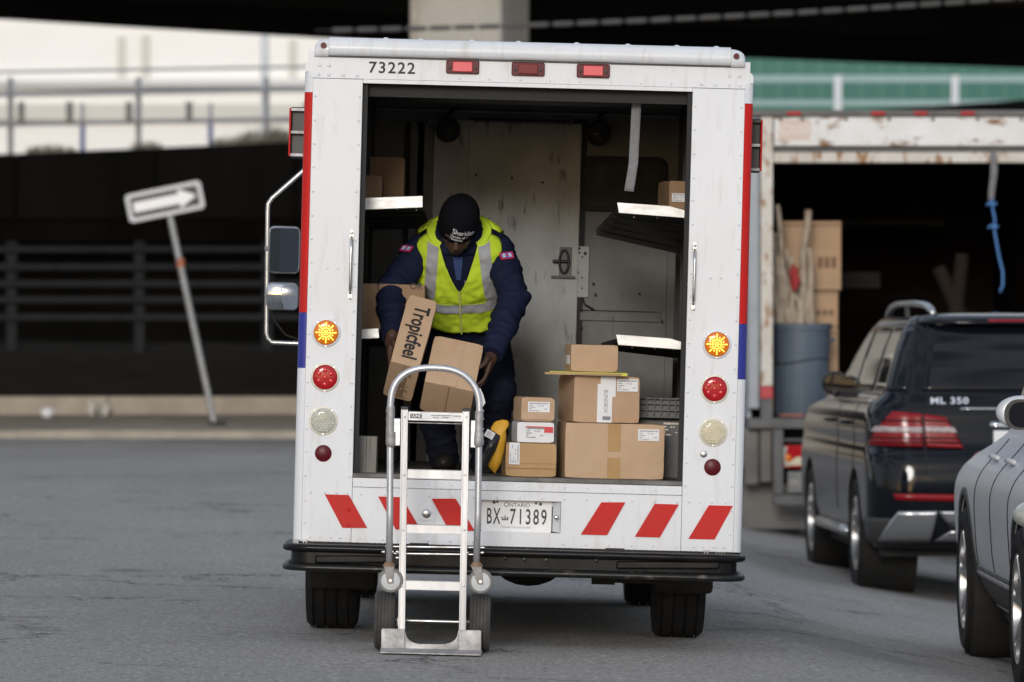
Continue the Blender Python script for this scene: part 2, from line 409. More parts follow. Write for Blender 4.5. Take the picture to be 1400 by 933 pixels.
for i in range(24):
    o = link_mesh('kerb_stone', kme, kerb); o.location = (-20+i*1.8, random.uniform(-.012,.012), 0.12+random.uniform(-.006,.006))
sl = MB().add([(0,58.3,.198),(2.94,58.3,.198),(2.94,63.5,.300),(0,63.5,.300),(0,58.3,.05),(2.94,58.3,.05),(2.94,63.5,.05),(0,63.5,.05)],
              [(0,1,2,3),(4,7,6,5),(0,4,5,1),(1,5,6,2),(2,6,7,3),(3,7,4,0)]).mesh('paving_slab')
sl.materials.append(M_pave)
for i in range(14):
    o = link_mesh('paving_slab', sl, pav); o.location = (-19.6+i*2.95, 0, random.uniform(-.008,.008))
pl = empty('low_wall', 'low pale concrete wall at the back of the pavement', 'wall')
pm = MB().box(0, 2.98, 63.5, 63.85, 0.05, 0.515).mesh('wall_block'); pm.materials.append(M_kerb)
for i in range(14):
    o = link_mesh('wall_block', pm, pl); o.location = (-20+i*3.0, 0, random.uniform(-.008,.008))
def bank(u, v):
    x = -24+48*u; y = 63.85+24*v
    return (x, y, 0.50+0.62*sstep(64, 74, y)+0.05*noise.noise(Vector((x*.8, y*.8, 3)))*sstep(63.9, 66, y))
bk = MB().grid(bank, 90, 50).build('dirt_bank', M_dirt, smooth=180)
prop(bk, 'dark bare dirt bank under the overpass', 'dirt bank', kind='structure')

# grey steel railing on the bank
M_rail = mat('dull_galvanised_rail', (0.021,0.023,0.028), 0.7, spec=.2, var=(0.013,0.014,0.018), vscale=5)
rl = empty('steel_railing', 'dull grey steel railing of five rails under the overpass', 'railing', mat=Matrix.Translation((0, 72, 0)))
for k, py in enumerate((341, 365, 388, 410, 434)):
    z = at(0, py, 72).z
    o = MB().box(-13, 13, -0.05, 0.05, z-0.05, z+0.05).build('rail', M_rail, rl, bevel=0.02)
pm = MB().box(-0.07, 0.07, 0.052, 0.20, 0.75, at(0, 330, 72).z).mesh('post'); pm.materials.append(M_rail)
for i in range(15):
    o = link_mesh('post', pm, rl); o.location = (at(190, 0, 72).x + (i-3)*1.8, 0, 0)

# ------------------------------------------------------------------ ramp wall, ramp and what stands on it
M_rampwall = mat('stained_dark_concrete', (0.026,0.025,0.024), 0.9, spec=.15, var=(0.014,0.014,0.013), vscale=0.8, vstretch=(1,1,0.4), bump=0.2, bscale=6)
def ramp_top(px):
    px = max(-1200, min(2100, px)); return 211-0.0385*px-0.0000105*px*px
rw_ = empty('ramp_wall', 'dark stained concrete wall of the raised ramp', 'wall', mat=Matrix.Translation((0, 90, 0)))
for i in range(-12, 22):
    pa, pb = 211+i*191+3, 211+(i+1)*191
    xa, xb = at(pa, 0, 90).x, at(pb, 0, 90).x
    za, zb = at(0, ramp_top(pa), 90).z, at(0, ramp_top(pb), 90).z
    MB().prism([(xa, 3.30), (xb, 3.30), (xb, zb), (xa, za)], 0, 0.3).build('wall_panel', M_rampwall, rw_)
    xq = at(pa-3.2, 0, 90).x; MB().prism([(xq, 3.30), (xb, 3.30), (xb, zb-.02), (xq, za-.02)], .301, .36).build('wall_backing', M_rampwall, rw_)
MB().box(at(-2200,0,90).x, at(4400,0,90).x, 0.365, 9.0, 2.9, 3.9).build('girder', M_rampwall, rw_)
MB().box(at(-2200,0,90).x, at(4400,0,90).x, 6.0, 6.5, 0.2, 2.895).build('void_backdrop', M_rampwall, rw_)  # dark backdrop added so the void under the ramp stays black
def rtop(u, v):
    px = -2200+6600*u; x = at(px, 0, 90).x
    return (x, 90.3+14*v, at(0, ramp_top(px), 90).z-0.03)
o = MB().grid(rtop, 40, 2).build('ramp_road', M_kerb, smooth=180)
prop(o, 'pale road surface of the raised ramp', 'ramp', kind='structure')

M_fencepale = mat('weathered_fence_grey', (0.70,0.71,0.73), 0.6, var=(0.64,0.65,0.66), vscale=4)
M_postbrown = mat('weathered_post', (0.60,0.58,0.52), 0.8, var=(0.52,0.50,0.45), vscale=5)
M_bluepost = mat('blue_white_post', (0.12,0.17,0.50), 0.5)
rf = empty('ramp_fence', 'pale thin rail fence on top of the dark ramp wall', 'fence', mat=Matrix.Translation((0, 92, 0)))
xa, xb = at(-900, 0, 92).x, at(690, 0, 92).x
for py, t in ((108, .05), (138, .10), (179, .08)):
    z = at(0, py, 92).z
    MB().bar((xa, 0, z-.1), (xb, 0, z+.28), .05, t).build('rail', M_fencepale, rf)
for i in range(-4, 4):
    p = 14+175*i; a = at(p, 106, 92); b_ = at(p, ramp_top(p)+2, 92)
    MB().box(a.x-.05, a.x+.05, 0.04, .14, b_.z, a.z).build('post', M_fencepale, rf)
for p in (96, 177, 259, 30, 420):
    a = at(p, 140, 92); b_ = at(p, 169, 92)
    MB().box(a.x-.06, a.x+.06, -0.16, -.04, b_.z, a.z).build('short_post', M_postbrown, rf)
for p, w in ((113, 'near the left end of the fence'), (288, 'nearest the van on the ramp')):
    a = at(p, 142, 94); b_ = at(p, ramp_top(p), 94)
    e = empty('marker_post', 'slim blue and white marker post '+w, 'post', 'marker posts on the ramp', Matrix.Translation((a.x, 94, b_.z)))
    h = a.z-b_.z
    MB().lathe([(.045, 0), (.045, h*.55)], axis='z', n=12).build('post_sleeve', M_bluepost, e, smooth=40)
    MB().lathe([(.038, h*.55), (.038, h), (.02, h+.02)], axis='z', n=12).build('post_top', M_label, e, smooth=40)
# weeds on the ramp edge
M_weed = mat('dry_weeds', (0.50,0.49,0.38), 0.8, var=(0.56,0.48,0.38), vscale=2)
def weed_clump(name, label, c, w, h, nb, matl, seed, cat='plant', group=None):
    rnd = random.Random(seed); mb = MB()
    for k in range(nb):
        a = rnd.uniform(0, 6.28); r = w*math.sqrt(rnd.random()); x, y = r*math.cos(a), r*math.sin(a)*.6
        hh = h*rnd.uniform(.4, 1)*(1-.5*r/w); lx, ly = rnd.gauss(0, .35)*hh, rnd.gauss(0, .35)*hh
        t = rnd.uniform(.012, .03)*h/.5; b2 = rnd.uniform(0, 3.14); dx, dy = t*math.cos(b2), t*math.sin(b2)
        mb.add([(x-dx,y-dy,-.03),(x+dx,y+dy,-.03),(x+lx*.5+dx,y+ly*.5+dy,hh*.6),(x+lx*.5-dx,y+ly*.5-dy,hh*.6),(x+lx,y+ly,hh)], [(0,1,2,3),(3,2,4)])
    o = mb.build(name, matl); o.location = c
    return prop(o, label, cat, group)
for i, (p, w, h, lab) in enumerate(((70, .45, .26, 'dry reddish weed clump at the left on the ramp edge'), (200, .30, .22, 'sparse weed clump in the middle of the ramp edge'),
                               (322, .50, .26, 'low weed clump on the ramp edge left of the bushy one'), (372, .55, .46, 'tallest bushy weed clump on the ramp edge beside the van'))):
    c = at(p, ramp_top(p)+1, 91)
    weed_clump('weed_clump', lab, c, w, h, 170, M_weed, i+3, group='weeds on the ramp edge')
# pale building beyond the ramp
M_palewall = mat('sunlit_cream_wall', (0.93,0.905,0.86), 0.8, var=(0.90,0.87,0.82), vscale=0.7)
M_pilaster = mat('pale_olive_strip', (0.66,0.64,0.57), 0.8)
M_ledge = mat('pale_grey_ledge', (0.74,0.73,0.71), 0.8)
pb_ = empty('pale_building', 'sunlit cream building seen beyond the raised ramp', 'building', mat=Matrix.Translation((0, 116, 0)))
xa, xb = at(-2600, 0, 116).x, at(820, 0, 116).x
MB().box(xa, xb, 0, 12, 0, 14).build('wall', M_palewall, pb_)
for p, y0, y1, w in ((166, 50, 108, .09), (199, 48, 112, .10), (400, 55, 120, .09), (-40, 50, 108, .09), (-75, 50, 108, .09), (560, 55, 112, .09)):
    a, b_ = at(p, y0, 116), at(p, y1, 116)
    MB().box(a.x-w, a.x+w, -.08, -.004, b_.z, a.z).build('pilaster', M_pilaster, pb_)
z = at(0, 112, 116).z
MB().box(xa, xb, -.30, -.004, z-.10, z+.06).build('ledge', M_ledge, pb_)
z = at(0, 150, 116).z
MB().box(xa, xb, -.22, -.004, z-.25, z+.12).build('ledge', M_pilaster, pb_)
a = at(362, 40, 104); b_ = at(362, 190, 104)
o = MB().lathe([(.09, b_.z), (.07, a.z+4)], (a.x, 104, 0), 'z', 12).build('lamp_pole', M_fencepale, smooth=40)
prop(o, 'thin grey pole in front of the cream building', 'pole')

# green sheet-metal building on the right
M_green = mat('green_sheet_metal', (0.030,0.165,0.125), 0.5, var=(0.035,0.145,0.112), vscale=0.8, bump=0.03, bscale=3)
gb = empty('green_building', 'green corrugated metal building beyond the rusty truck', 'building', mat=Matrix.Translation((0, 118, 0)))
pw = 28*118/F
pmesh = MB()
pmesh.add([(0,.05,0),(pw*.30,.05,0),(pw*.36,0,0),(pw*.64,0,0),(pw*.70,.05,0),(pw,.05,0)]+[(0,.05,9),(pw*.30,.05,9),(pw*.36,0,9),(pw*.64,0,9),(pw*.70,.05,9),(pw,.05,9)],
          [(i, i+1, i+7, i+6) for i in range(5)])
pme = pmesh.mesh('siding_panel'); pme.materials.append(M_green)
x0 = at(870, 0, 118).x
for i in range(90):
    o = link_mesh('siding_panel', pme, gb); o.location = (x0+i*pw, random.uniform(-.006,.006), 0)
MB().box(x0, x0+90*pw, .06, 10, 0, 9).build('wall', M_green, gb)
f2 = empty('guard_fence', 'pale rail fence with stout posts before the green building', 'fence', mat=Matrix.Translation((0, 100, 0)))
xa, xb = at(860, 0, 100).x, at(3400, 0, 100).x
M_fgreen = mat('pale_green_grey_rail', (0.30,0.42,0.40), 0.6)
for py, t in ((108, .14), (141, .11)):
    z = at(0, py, 100).z
    MB().box(xa, xb, -.04, .04, z-t/2, z+t/2).build('rail', M_fgreen, f2)
for p in range(985, 3400, 160):
    a = at(p, 104, 100); b_ = at(p, 168, 100)
    MB().box(a.x-.07, a.x+.07, -.13, -.045, b_.z, a.z).build('post', M_fencepale, f2)

# ------------------------------------------------------------------ overpass
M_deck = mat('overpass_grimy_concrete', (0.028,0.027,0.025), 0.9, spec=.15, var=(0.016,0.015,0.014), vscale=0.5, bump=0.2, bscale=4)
ov = empty('overpass', 'dark overpass deck crossing above the street', 'overpass', mat=Matrix.Translation((0, 58, 0)))
def under(px): return 15+0.0640*px-0.0000115*px*px          # photo row of the deck's far lower edge
def deckz(x): 
    px = 700+x*F/86; px = max(-2600, min(3600, px)); return at(0, under(px), 86).z
XS = [-45+i*3 for i in range(31)]
mb = MB()
ys = [0, 34]
vs, fs = [], []
for x in XS:
    z = deckz(x)
    vs += [(x, 0, z), (x, 28, z), (x, 28, z+1.6), (x, 0, z+1.6)]
for i in range(len(XS)-1):
    for k in range(4): fs.append((i*4+k, i*4+(k+1)%4, (i+1)*4+(k+1)%4, (i+1)*4+k))
fs += [(0,1,2,3), tuple(4*(len(XS)-1)+k for k in (3,2,1,0))]
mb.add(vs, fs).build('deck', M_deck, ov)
for yy in (6, 13, 20, 27.2):
    mb = MB()
    for i in range(len(XS)-1):
        xa, xb = XS[i], XS[i+1]; za, zb = deckz(xa), deckz(xb); d = .55 if yy < 25 else .16
        mb.add([(xa,yy,za-d),(xb,yy,zb-d),(xb,yy+.5,zb-d),(xa,yy+.5,za-d),(xa,yy,za-.002),(xb,yy,zb-.002),(xb,yy+.5,zb-.002),(xa,yy+.5,za-.002)],
               [(0,3,2,1),(0,1,5,4),(2,3,7,6),(1,2,6,5),(3,0,4,7),(4,5,6,7)])
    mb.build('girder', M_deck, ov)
M_column = mat('weathered_column_concrete', (0.46,0.44,0.40), 0.85, var=(0.36,0.34,0.30), vscale=1.2, vstretch=(1,1,.4), var2=(0.22,0.17,0.12), v2scale=2.4, v2lo=.60, v2hi=.78, v2stretch=(1.5,1.5,.3), bump=.2, bscale=10)
cw = 127*59.5/F/math.cos(R(17.5))
cc = at(642, 0, 60.1)
ce = empty('bridge_column', 'weathered pale concrete column rising behind the van roof', 'column', mat=Matrix.Translation((cc.x, 60.1, 0.12)) @ Matrix.Rotation(R(-17.5), 4, 'Z'))
MB().box(-cw/2, cw/2, -cw/2, cw/2, 0, 6.72).build('shaft', M_column, ce, bevel=.05)
MB().box(-cw/2-.12, cw/2+.12, -cw/2-.12, cw/2+.12, -.05, .35).build('footing', M_column, ce, bevel=.03)
# segmented cable slung under the deck
M_sleeve = mat('pale_cable_sleeve', (0.075,0.075,0.073), 0.6)
oc = empty('overhead_cable', 'sagging segmented pale cable slung in front of the overpass', 'cable', mat=Matrix.Translation((0, 56.5, 0)))
def cab(px):
    py = 42-0.0165*(px-440)-0.0000320*(px-440)**2 if px > 440 else 42+(440-px)*-.01
    p = at(px, py, 56.5); return Vector((p.x, 0, p.z))
MB().tube([cab(430+i*30) for i in range(42)], .012, 6).build('wire', M_black, oc, smooth=180)
sm = MB().tube([(0,0,0),(.21,0,0)], .028, 8).mesh('sleeve'); sm.materials.append(M_sleeve)
for i in range(31):
    a, b_ = cab(455+i*33.5), cab(455+i*33.5+27); d = b_-a
    o = link_mesh('sleeve', sm, oc); o.location = a; o.rotation_euler = (0, -math.atan2(d.z, d.x), 0)

# ------------------------------------------------------------------ leaning arrow sign and litter
M_signback = mat('sign_white_sheet', (0.55,0.56,0.58), 0.5)
M_signnavy = mat('sign_navy', (0.012,0.014,0.022), 0.45)
M_arrow = mat('sign_arrow_white', (0.80,0.80,0.81), 0.45)
M_galv = mat('galvanised_pole', (0.36,0.37,0.38), 0.5, metal=0.5, var=(0.28,0.28,0.28), vscale=10)
M_orange = mat('orange_tape', (0.40,0.13,0.06), 0.6)
base, topp = at(297, 580, 60), at(230, 284, 60)
sg = empty('arrow_sign', 'leaning street sign with a white arrow pointing right', 'sign', mat=Matrix.Translation(base))
dv = topp-base
MB().tube([Vector((.0,0,-.15)), dv], .038, 12).build('pole', M_galv, sg, smooth=40)
MB().lathe([(.10, -.02), (.10, .02), (.06, .03)], (0, 0, 0), 'z', 12).build('ground_collar', M_under, sg, smooth=40)
q = base.lerp(topp, .745)-base
MB().lathe([(.044, -.05), (.045, .05)], q, 'z', 12).build('tape_wrap', M_orange, sg, smooth=40)
c = at(226, 276, 60)-base; c.y = -.06
ang = R(11.5)
FM = frame(c, (math.cos(ang), 0, math.sin(ang)), (-math.sin(ang), 0, math.cos(ang)))
def rrect(w, h, r, n=6):
    pts = []
    for cx, cz, a0 in ((w/2-r, h/2-r, 0), (-w/2+r, h/2-r, 90), (-w/2+r, -h/2+r, 180), (w/2-r, -h/2+r, 270)):
        for k in range(n+1):
            a = R(a0+90*k/n); pts.append((cx+r*math.cos(a), cz+r*math.sin(a)))
    return pts
P2 = Matrix(((1,0,0,0),(0,0,1,0),(0,-1,0,0),(0,0,0,1)))       # prism x,z plane -> frame x,y plane
P2 = Matrix.Rotation(R(90), 4, 'X')
def plate(poly, t, name, m, parent, M, bevel=0):               # polygon in the x,y plane of M, thickness t towards +z
    n = len(poly); mb = MB()
    mb.add([M @ Vector((p[0], p[1], 0)) for p in poly]+[M @ Vector((p[0], p[1], t)) for p in poly],
           [tuple(range(n-1,-1,-1)), tuple(range(n, 2*n))]+[(i, (i+1)%n, (i+1)%n+n, i+n) for i in range(n)])
    return mb.build(name, m, parent, bevel=bevel)
plate(rrect(.90, .335, .05), .006, 'sign_board', M_signback, sg, FM)
plate(rrect(.80, .235, .03), .003, 'sign_panel', M_signnavy, sg, FM @ Matrix.Translation((0,0,.007)))
plate([(-.37,-.058),(.17,-.058),(.17,-.112),(.375,0),(.17,.112),(.17,.058),(-.37,.058)], .003, 'arrow', M_arrow, sg, FM @ Matrix.Translation((0,0,.011)))
# crumpled paper cup on the pavement
mb = MB(); rnd = random.Random(4)
mb.ellipsoid((0,0,0), (.085,.06,.06), None, 10, 7)
mb.v = [tuple(Vector(v)*(1+.25*noise.noise(Vector(v)*30))) for v in mb.v]
o = mb.build('crumpled_paper', M_label, smooth=25); p = at(67, 563, 62.8); o.location = (p.x, 62.6, .28+.06)
prop(o, 'small crumpled white paper litter on the pavement', 'litter')
for i, (p, Y, lab) in enumerate(((133, 63.3, 'dry weed sprouting from the pavement at the low wall'),)):
    c = at(p, 560, Y); weed_clump('weed', lab, (c.x, Y, .29), .14, .34, 22, M_postbrown, 20+i)
# ------------------------------------------------------------------ delivery van (local frame: x right, y forward, z up, rear panel at y = 0)
ROLL = R(1.5)
VAN_M = Matrix.Translation((0.0105, 22.0, 0.0)) @ Matrix.Rotation(ROLL, 4, 'Y')
VAN_I = VAN_M.inverted()
def V(px, py, yl=0.0): return VAN_I @ at(px, py, 22.0+yl)
van = empty('delivery_van', 'white step van with its rear roller door open and red chevrons below', 'van', mat=VAN_M)
OXL, OXR, OZ0, OZ1 = -0.714, 0.703, 0.715, 2.398          # door opening
W = 0.964; ZB = 0.425

# outer shell
side = MB().box(0, .03, .036, 3.05, ZB, 2.47).mesh('side_wall'); side.materials.append(M_white)
for x in (-W, W-.03):
    o = link_mesh('side_wall', side, van); o.location.x = x
def roofpt(u, v):
    x = -W+.012+(2*W-.024)*u; t = abs(2*u-1)
    return (x, .05+3.2*v, 2.575-.10*t**6-.015*t*t)
MB().grid(roofpt, 24, 4).build('roof', M_white, van, smooth=180)
# rear corner trim with its colour bands
zr0, zr1, zr2 = V(418, 126).z, V(411, 427).z, V(409, 503).z
for s in (-1, 1):
    for z0, z1, m in ((ZB, zr2, M_white), (zr2, zr1, M_blue), (zr1, zr0, M_red), (zr0, 2.44, M_white)):
        pr = [(W-.0005, .06)]+[(W-.036+.036*math.cos(R(a)), .036-.036*math.sin(R(a))) for a in range(0, 91, 15)]+[(W-.036, .06)]
        mb = MB(); n = len(pr)
        mb.add([(s*p[0], p[1]-.003, z0) for p in pr]+[(s*p[0], p[1]-.003, z1-.001) for p in pr],
               [tuple(range(n)), tuple(range(n, 2*n))]+[(i, (i+1)%n, (i+1)%n+n, i+n) for i in range(n)])
        mb.build('corner_trim', m, van, smooth=35)
PW = W-.0365
MB().box(-PW, OXL, -.003, .03, ZB, 2.413).build('rear_pillar', M_white, van, bevel=.0015)
MB().box(OXR, PW, -.003, .03, ZB, 2.413).build('rear_pillar', M_white, van, bevel=.0015)
MB().box(-PW-.02, PW+.02, 0, .03, 2.415, 2.53).build('header_panel', M_white, van, bevel=.0015)
MB().box(OXL+.001, OXR-.001, .002, .03, OZ1, 2.4145).build('header_lip', M_white, van)
# lower panel built round the plate recess
rc0, rc1 = V(656, 682), V(766, 731)
rx0, rx1, rz1, rz0 = rc0.x, rc1.x, rc0.z-.004, rc1.z+.004
ZL = V(700, 672).z
for x0, x1, z0, z1 in ((OXL+.0015, rx0, ZB, ZL), (rx1, OXR-.0015, ZB, ZL), (rx0, rx1, ZB, rz0), (rx0, rx1, rz1, ZL)):
    MB().box(x0, x1, 0, .03, z0, z1).build('lower_panel', M_white, van)
MB().box(OXL+.0015, OXR-.0015, -.004, .03, ZL+.0015, OZ0-.012).build('sill_panel', M_white, van, bevel=.002)
MB().box(rx0-.01, rx1+.01, .052, .06, rz0-.01, rz1+.01).build('plate_recess', M_white, van)
for x0, x1, z0, z1 in ((rx0-.004, rx0, rz0, rz1), (rx1, rx1+.004, rz0, rz1), (rx0, rx1, rz0-.004, rz0), (rx0, rx1, rz1, rz1+.004)):
    MB().box(x0, x1, .0305, .052, z0, z1).build('recess_side', M_white, van)
MB().add([(rx1-.002,.004,rz0+.002),(rx1-.002,.004,rz1-.002),(rx1-.035,.051,rz1-.006),(rx1-.035,.051,rz0+.006)], [(0,1,2,3)]).build('recess_cheek', M_white, van)
# roof cap moulding
prof = [(.06,2.512),(-.012,2.512),(-.024,2.516),(-.032,2.526),(-.036,2.545),(-.030,2.566),(-.016,2.583),(.010,2.592),(.06,2.592)]
def cap(x0, x1, sc, name, m):
    mb = MB(); n = len(prof)
    for x in (x0, x1):
        mb.v += [(x, p[0]*sc, 2.512+(p[1]-2.512)*sc) for p in prof]
    mb.f = [(i, i+1, n+i+1, n+i) for i in range(n-1)]+[tuple(range(n)), tuple(range(2*n-1, n-1, -1)), (n-1, 0, n, 2*n-1)]
    return mb.build(name, m, van, smooth=35)
cap(-.862, .862, 1.0, 'roof_moulding', M_white)
MB().box(-.905, .905, -.004, .0, 2.505, 2.5115).build('moulding_strip', M_black, van)  # thin black strip along the moulding's lower edge
for s in (-1, 1):
    mb = MB(); nseg = 6; n = len(prof)
    for k in range(nseg+1):
        a = R(90*k/nseg); sx = .863+.062*math.sin(a); sc = .28+.70*math.cos(a)**.6 if k < nseg else .25
        mb.v += [(s*sx, p[0]*sc*(.9), 2.506+(p[1]-2.512)*sc) for p in prof]
    for k in range(nseg): mb.f += [(k*n+i, k*n+i+1, (k+1)*n+i+1, (k+1)*n+i) for i in range(n-1)]
    mb.f += [tuple(range(n)), tuple(nseg*n+i for i in range(n-1, -1, -1))]
    ec = mb.build('roof_end_cap', M_white, van, smooth=40)
    MB().lathe([(.013, -.040), (.013, -.028)], (s*.885, 0, 2.553), 'y', 16).build('clearance_lamp', M_lensdark, van, smooth=40)
    # painted chamfer under the cap end
    MB().prism([(s*(W-.002), 2.44), (s*(PW), 2.44), (s*PW, 2.512), (s*(W-.045), 2.512), (s*(W-.004), 2.475)], .004, .045).build('corner_gusset', M_white, van)
for i, x in enumerate((-.62, -.47, -.25, -.05, .2, .42, .63, .8)):
    MB().lathe([(.012, 2.590), (.012, 2.594), (.006, 2.597)], (x, .02, 0), 'z', 10).build('roof_bolt', M_white, van, smooth=50)
# rivets, one part
rv = MB()
def rivet(x, z, y=-.003, r=.0062, force=False):
    if .455 < z < .615 and abs(x) > .70 and not force and abs(x) < .90: return
    vs, fs = [], []; n = 8
    for rr, h in ((r, 0), (r*.8, -.0022), (r*.4, -.0036)):
        vs += [(x+rr*math.cos(2*math.pi*k/n), y+h, z+rr*math.sin(2*math.pi*k/n)) for k in range(n)]
    for i in range(2): fs += [(i*n+k, i*n+(k+1)%n, (i+1)*n+(k+1)%n, (i+1)*n+k) for k in range(n)]
    fs.append(tuple(2*n+k for k in range(n))); rv.add(vs, fs)
for xe in (OXL-.013, OXR+.013, -PW+.012, PW-.012):
    for i in range(19): rivet(xe+random.uniform(-.001,.001), .50+i*.102+random.uniform(-.004,.004))
for s in (-1, 1):
    for x in (.80, .845): rivet(s*x, 1.60)
    for x in (.76, .80, .845, .89): rivet(s*x, .445)
    for x in (.735, .78, .83, .89): rivet(s*x, .637); 
    for x in (.74, .80, .86, .905): rivet(s*x, 2.43, 0, .009)
    rivet(s*.86, 2.47, 0, .009); rivet(s*.90, 2.47, 0, .009)
for i in range(15):
    x = OXL+.04+i*.097
    if not (rx0-.01 < x < rx1+.01): rivet(x, ZB+.017, 0)
    rivet(x, ZL-.028, 0)
    rivet(x, ZL+.02, -.004, .004)
for i in range(9): rivet(-.30+i*.13, 2.428, 0, .005)
CHEV = [[(V(*p).x, V(*p).z) for p in poly] for poly in (((444,676),(477,677),(502,722),(468,722)), ((969,691),(1002,692),(977,738),(941,737)))]
prop(rv.build('rivets', M_white, van, smooth=50), kind='stuff')
# red rivets where the first chevron crosses the panel seam
keep = rv; rv = MB()
for z in (.500, .566): rivet(OXL-.012, z, -.0054, .009, True)
rv.build('red_rivet', M_red, van, smooth=50); rv = keep
# red chevrons
for poly in (((444,676),(477,677),(502,722),(468,722)), ((517,679),(549,680),(575,724),(541,724)), ((590,682),(623,682),(649,726),(614,726)),
             ((822,687),(855,687),(830,732),(794,731)), ((895,689),(928,690),(902,735),(868,734)), ((969,691),(1002,692),(977,738),(941,737))):
    pts = [V(*p) for p in poly]
    MB().prism([(p.x, p.z) for p in pts], -.0052, -.0034).build('red_chevron', M_red, van)
# fleet number
p = V(536, 93)
text('73222', .068, M_ink, van, frame((p.x, -.0015, p.z), (1,0,0), (0,0,1)), bold=.0010, space=1.16, fit=(.198,.050))
# key cover, lock
p = V(583, 702)
plate(rrect(.062, .062, .012), .004, 'latch_plate', M_white, van, frame((p.x, -.001, p.z), (1,0,0), (0,0,1)))
MB().lathe([(.019, -.006), (.019, -.014), (.013, -.018)], (p.x, 0, p.z), 'y', 20).build('latch_knob', M_steel, van, smooth=40)
p = V(962, 621)
MB().lathe([(.015, -.003), (.015, -.007), (.010, -.010)], (p.x, 0, p.z), 'y', 20).build('key_lock', M_steel, van, smooth=40)
MB().lathe([(.012, .0), (.012, -.010), (.008, -.018), (.004, -.019)], (rx1-.018, .018, (rz0+rz1)/2), 'y', 18).build('plate_lamp_screw', M_chrome, van, smooth=50)

# lamps
def round_lamp(px, py, kind):
    p = V(px, py); c = (p.x, 0, p.z)
    e = empty(kind+'_lamp'); e.parent = van; e.location = (p.x, -.003, p.z)
    fm = M_flange if kind != 'amber' else M_white
    MB().lathe([(.062, 0), (.062, -.004), (.058, -.008), (.0535, -.009), (.0535, -.004)], n=40, caps=False).build('flange', fm, e, smooth=30)
    lens = {'amber': M_amber, 'red': M_lensred, 'reverse': M_clearlens if px < 700 else M_clearwarm}[kind]
    MB().lathe([(.0533, -.004), (.0525, -.012), (.046, -.0155), (.03, -.0165), (.012, -.0168), (.001, -.0169)], n=40).build('lens', lens, e, smooth=45)
    for a in (90+40, 90-40+0, 270):
        MB().lathe([(.0035, -.006), (.0035, -.0095)], (.0575*math.cos(R(a)), 0, .0575*math.sin(R(a))), n=8).build('screw', M_steel, e)
    if kind == 'amber':
        pts = [(0,0)]
        for k in range(6): pts.append((.009*math.cos(R(60*k)), .009*math.sin(R(60*k))))
        for k in range(8):
            a = R(45*k)
            for r in (.018, .026, .034, .042): pts.append((r*math.cos(a), r*math.sin(a)))
            a2 = a+R(22.5); pts.append((.030*math.cos(a2), .030*math.sin(a2))); pts.append((.020*math.cos(a2), .020*math.sin(a2)))
        mb = MB()
        for x, z in pts: mb.ellipsoid((x, -.0168, z), (.0034, .0020, .0034), None, 8, 5)
        mb.build('led_cluster', M_amberled, e, smooth=180)
    elif kind == 'red':
        for k in range(7):
            x, z = (0, 0) if k == 6 else (.030*math.cos(R(60*k+30)), .030*math.sin(R(60*k+30)))
            MB().ellipsoid((x, -.0155, z), (.0105, .004, .0105), None, 14, 8).build('lens_dome', M_redled, e, smooth=180)
    else:
        mb = MB()
        for j in range(-4, 5):
            z = j*.0105
            hw = math.sqrt(max(0, .048**2-z*z))
            k = int(hw/.011)
            for i in range(-k, k+1):
                x = i*.0165+(j%2)*.008
                if abs(x) < hw-.005: mb.box(x-.0068, x+.0068, -.0195, -.0150, z-.0042, z+.0042)
        mb.build('lens_ribs', lens, e, bevel=.001)
for px, py, k in ((446,455,'amber'), (444.5,516,'red'), (442,575.5,'reverse'), (980,471,'amber'), (977,532,'red'), (975,591,'reverse')):
    round_lamp(px, py, k)
for px, py in ((442,620), (974,639)):
    p = V(px, py)
    MB().lathe([(.036, -.003), (.036, -.006), (.033, -.008), (.001, -.0085)], (p.x, 0, p.z), n=32).build('round_reflector', M_lensdark, van, smooth=40)
for px, py, m in ((632.5,92,M_lenspink), (722,95,mat('ribbed_dark_red_lens', (.16,.005,.009), .35, spec=.25)), (811,97.5,M_lenspink)):
    p = V(px, py)
    e = empty('marker_lamp'); e.parent = van; e.location = p
    plate(rrect(.142, .058, .008), .016, 'housing', M_lensdark, e, frame((0,0,0), (1,0,0), (0,0,1)), bevel=.003)
    plate(rrect(.084, .042, .004), .009, 'lens', m, e, frame((0,-.0165,0), (1,0,0), (0,0,1)), bevel=.002)
    for s in (-1, 1): MB().lathe([(.006, -.016), (.006, -.020), (.003, -.021)], (s*.055, 0, -.004), n=10).build('screw', M_black, e, smooth=40)
# grab handles
for (xa, ya, xb, yb) in ((481,315,478.5,411), (950,332,947.5,426)):
    a, b_ = V(xa, ya), V(xb, yb); e = empty('grab_handle'); e.parent = van; e.location = ((a.x+b_.x)/2, -.003, (a.z+b_.z)/2)
    h = (a.z-b_.z)/2
    MB().tube([(0,-.006,h-.03),(0,-.030,h-.05),(0,-.036,h-.08),(0,-.036,-h+.08),(0,-.030,-h+.05),(0,-.006,-h+.03)], .0062, 10).build('bar', M_steel, e, smooth=180)
    for s in (-1, 1):
        plate(rrect(.017, .052, .007), .005, 'foot', M_steel, e, frame((0,0,s*(h-.024)), (1,0,0), (0,0,1)), bevel=.001)
        for q in (-.016, .012): MB().lathe([(.0072, -.005), (.0066, -.010), (.003, -.012)], (0, 0, s*(h-.024)+q), n=10).build('bolt', M_steel, e, smooth=40)
